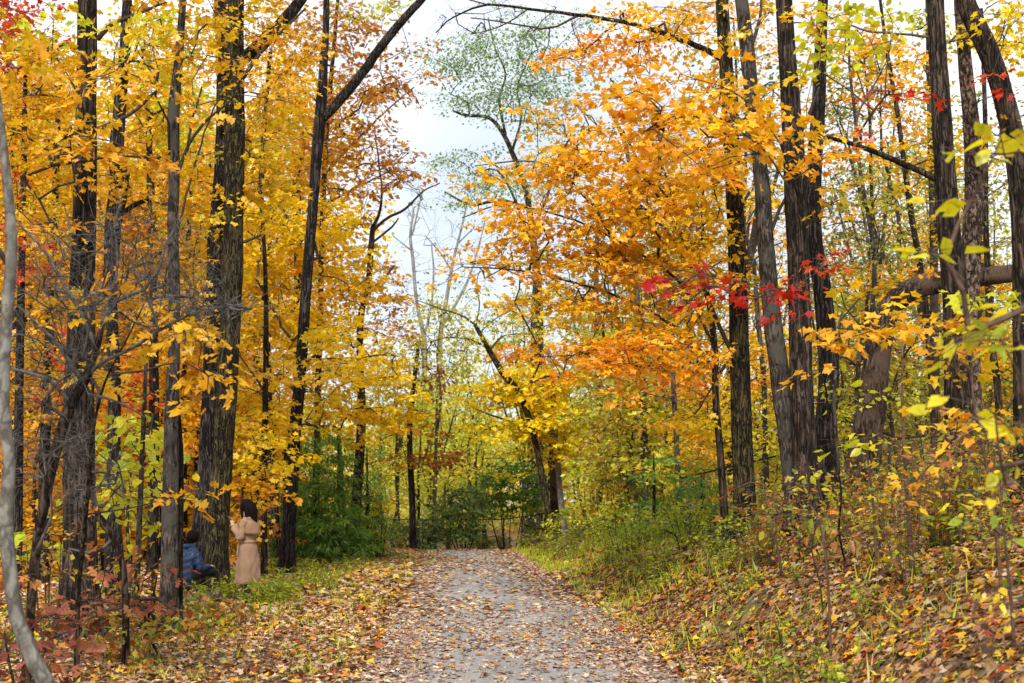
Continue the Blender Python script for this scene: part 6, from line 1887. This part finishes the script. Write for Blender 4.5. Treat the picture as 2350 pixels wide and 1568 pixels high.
e1 = np.arange(25)
rim = [np.stack([r * 26 + e1, r * 26 + e1 + 1, r * 26 + e1 + 1 + m_, r * 26 + e1 + m_], 1) for r in (0, 5)]
mb.add(Wf(V), [q, q[:, ::-1] + m_] + rim)
mb.build('storm_flap', M['coat'], woman, smooth=True)
# belt, its tail, wrist band
M['belt'] = plain_mat('camel_belt', (.36, .21, .125), (.42, .26, .165), 12, .8, .1)
mb = MB()
th = np.linspace(0, 2 * math.pi, 40, endpoint=False)
V = []
for dz, dr in ((-.024, .004), (-.020, .014), (.020, .014), (.024, .004)):
    V.append(np.stack([(.121 + dr) * np.cos(th), (.152 + dr) * np.sin(th), .99 + dz + .006 * np.sin(th)], 1))
V = np.concatenate(V)
i = np.arange(3)[:, None] * 40
j = np.arange(40)[None]
jn = (j + 1) % 40
mb.add(Wf(V), np.stack([i + j, i + jn, i + 40 + jn, i + 40 + j], -1).reshape(-1, 4))
belt = mb.build('belt', M['belt'], woman, smooth=True)
mb = MB()
T0 = np.array([[-.10, -.125, .985, .019], [-.118, -.135, .93, .017], [-.125, -.15, .86, .017], [-.128, -.160, .79, .017], [-.128, -.165, .75, .015]])
tube(mb, Wf(T0[:, :3]), T0[:, 3], 6, np.tile([[1, .6, .6, 1, .6, .6]], (5, 1)))
mb.build('belt_tail', M['belt'], belt, smooth=False)
mb = MB()
d = nrm(LW - LE)
tube(mb, Wf(np.array([LW - d * .004, LW + d * .012])), .031, 14)
mb.build('wrist_band', M['black_cloth'], woman, smooth=True)
# hair
mb = MB()
ellip(mb, hc + [.018, 0, .022], (.118, .098, .118))
limb(mb, [[.015, 0, 1.61, .100], [.045, -.02, 1.52, .098], [.070, -.02, 1.42, .085], [.088, -.03, 1.32, .070], [.096, -.04, 1.23, .046], [.10, -.04, 1.17, .014]], 18)
limb(mb, [[.0, -.06, 1.60, .055], [.01, -.075, 1.50, .052], [.01, -.095, 1.40, .043], [.02, -.11, 1.32, .026], [.03, -.115, 1.27, .010]], 12)
limb(mb, [[.0, .06, 1.60, .055], [.01, .075, 1.50, .050], [.02, .09, 1.40, .040], [.03, .10, 1.33, .018]], 12)
limb(mb, [[-.055, -.05, 1.66, .030], [-.10, -.072, 1.60, .026], [-.105, -.08, 1.52, .024], [-.085, -.09, 1.43, .022], [-.07, -.10, 1.36, .012]], 10)


def hnoise(V):
    a = np.arctan2(V[:, 1], V[:, 0] - .02)
    d = .0045 * np.sin(a * 22 + 8 * V[:, 2]) + .003 * np.sin(a * 47 - 5 * V[:, 2])
    return np.stack([d * np.cos(a), d * np.sin(a), 0 * d], 1)


fused(mb, 'hair', M['hair'], woman, Wf, .0085, 2, hnoise)
# phone
pc_ = LW + np.array([-.075, .005, .115])
ph = np.array([-.42, .12, .90])
ph = nrm(ph)
pn = nrm(np.array([.80, .35, .35]) - (np.array([.80, .35, .35]) @ ph) * ph)
ps = np.cross(ph, pn)


def box_local(mb, c, ax, hs, bev=.2):
    V = []
    Fq = []
    for sz, sc in ((-1, .93), (-.7, 1), (.7, 1), (1, .93)):
        ring = []
        for a, b in ((-1, -.8), (-.8, -1), (.8, -1), (1, -.8), (1, .8), (.8, 1), (-.8, 1), (-1, .8)):
            ring.append(c + ax[0] * a * hs[0] * sc + ax[1] * b * hs[1] * sc + ax[2] * sz * hs[2])
        V += ring
    for r in range(3):
        for q in range(8):
            Fq.append([r * 8 + q, r * 8 + (q + 1) % 8, (r + 1) * 8 + (q + 1) % 8, (r + 1) * 8 + q])
    mb.add(np.array(V), [np.array(Fq), np.arange(8)[None, ::-1], np.arange(8)[None] + 24])


phone = thing('phone', 'dark mobile phone held up by the standing woman', 'phone', Wf(pc_[None])[0])
mb = MB()
box_local(mb, pc_, (ps, ph, pn), (.037, .075, .0045))
mb.V = [Wf(v) for v in mb.V]
mb.build('case', M['phone'], phone)
mb = MB()
box_local(mb, pc_ + pn * .0058, (ps, ph, pn), (.034, .070, .001))
mb.V = [Wf(v) for v in mb.V]
M['screen'] = plain_mat('phone_glass', (.03, .035, .04), (.04, .045, .05), 5, .12, 0)
mb.build('screen', M['screen'], phone)

# ---------------------------------------------------------------- the seated man
p = at(428, 1300, 24.35)
gzm = float(gz(p[0], p[1]))
man = thing('person', 'dark-haired person in a blue patterned jacket sitting on a log with back to us', 'person', (p[0], p[1], gzm))
Wm = placer((p[0], p[1], gzm), R_(52))      # local +x is where he faces: away and to the right
HZ = .36
mb = MB()
for sg in (-1, 1):
    limb(mb, [[-.02, .10 * sg, HZ + .04, .095], [.20, .14 * sg, HZ + .10, .080], [.42, .17 * sg, HZ + .12, .062], [.46, .17 * sg, HZ + .02, .058], [.44, .17 * sg, .20, .050], [.42, .17 * sg, .08, .038]])
    limb(mb, [[.39, .17 * sg, .045, .036], [.50, .18 * sg, .04, .038], [.58, .185 * sg, .03, .026]])
loft(mb, [(HZ - .03, -.02, 0, .12, .17), (HZ + .06, -.02, 0, .12, .17), (HZ + .2, -.01, 0, .10, .145), (HZ + .36, .02, 0, .11, .17), (HZ + .46, .05, 0, .10, .18), (HZ + .52, .06, 0, .06, .10)])
limb(mb, [[.06, 0, HZ + .50, .055], [.085, 0, HZ + .58, .052], [.10, 0, HZ + .62, .05]])
hm = np.array([.115, 0, HZ + .695])
face(mb, hm, (.80, .52, -.3), (0, 0, 1), 1.04)
arms = []
for sg in (-1, 1):
    a, b, c = np.array([.05, .19 * sg, HZ + .44]), np.array([.09, .26 * sg, HZ + .18]), np.array([.32, .20 * sg, HZ + .22])
    arms.append((a, b, c))
    limb(mb, [[*a, .052], [*((a + b) / 2), .048], [*b, .04], [*((b + c) / 2), .036], [*c, .027]])
    hand(mb, c, (.9, -.15 * sg, .0), (0, 0, -1), .45, 1.0)
fused(mb, 'body', M['skin'], man, Wm, .009, 2)
mb = MB()
for sg in (-1, 1):
    limb(mb, [[-.03, .10 * sg, HZ + .04, .112], [.20, .14 * sg, HZ + .105, .094], [.43, .17 * sg, HZ + .12, .076], [.475, .17 * sg, HZ + .01, .070], [.455, .17 * sg, .22, .064], [.43, .17 * sg, .09, .056]], 14)
ellip(mb, (-.03, 0, HZ + .03), (.14, .185, .10))
fused(mb, 'trousers', M['black_cloth'], man, Wm, .012, 2)
for sg in (-1, 1):
    mb = MB()
    limb(mb, [[.38, .17 * sg, .05, .046], [.50, .18 * sg, .048, .047], [.60, .19 * sg, .036, .034]])
    fused(mb, 'shoe', M['boot'], man, Wm, .010, 2)


def jf(th, z):
    return .02 * np.sin(6 * th + 9 * z) + .012 * np.sin(11 * th - 12 * z)


mb = MB()
loft(mb, [(HZ - .02, -.03, 0, .155, .205), (HZ + .06, -.03, 0, .155, .200), (HZ + .2, -.015, 0, .145, .185), (HZ + .34, .015, 0, .145, .205), (HZ + .45, .045, 0, .130, .215), (HZ + .51, .06, 0, .095, .150), (HZ + .56, .07, 0, .080, .085), (HZ + .60, .08, 0, .074, .074)], 32, jf)
for a, b, c in arms:
    d = nrm(c - b)
    limb(mb, [[*a, .078], [*((a + b) / 2), .074], [*b, .066], [*((b + c) / 2), .058], [*(c - d * .01), .046]], 14)
limb(mb, [[.06, -.08, HZ + .53, .034], [-.02, -.04, HZ + .555, .040], [-.03, .03, HZ + .555, .040], [.05, .085, HZ + .53, .034]], 10)
fused(mb, 'jacket', M['jacket'], man, Wm, .011, 2, lambda V: np.stack([.005 * np.sin(V[:, 2] * 55 + 20 * V[:, 1]), 0 * V[:, 0], 0 * V[:, 0]], 1))
mb = MB()
ellip(mb, hm + [-.018, -.018, .018], (.112, .100, .116))
limb(mb, [[hm[0] - .04, -.03, hm[2] - .03, .066], [hm[0] - .045, 0, hm[2] - .06, .062], [hm[0] - .04, .03, hm[2] - .03, .066]], 12)
limb(mb, [[hm[0] + .03, -.05, hm[2] + .07, .045], [hm[0] + .08, 0, hm[2] + .075, .036], [hm[0] + .03, .05, hm[2] + .07, .045]], 12)
fused(mb, 'hair', M['hair'], man, Wm, .008, 2, lambda V: np.stack([.003 * np.sin(V[:, 2] * 90 + V[:, 1] * 120), .003 * np.sin(V[:, 2] * 70 + V[:, 0] * 130), 0 * V[:, 0]], 1))
print('STAT', STAT, 'objects', len(bpy.data.objects))
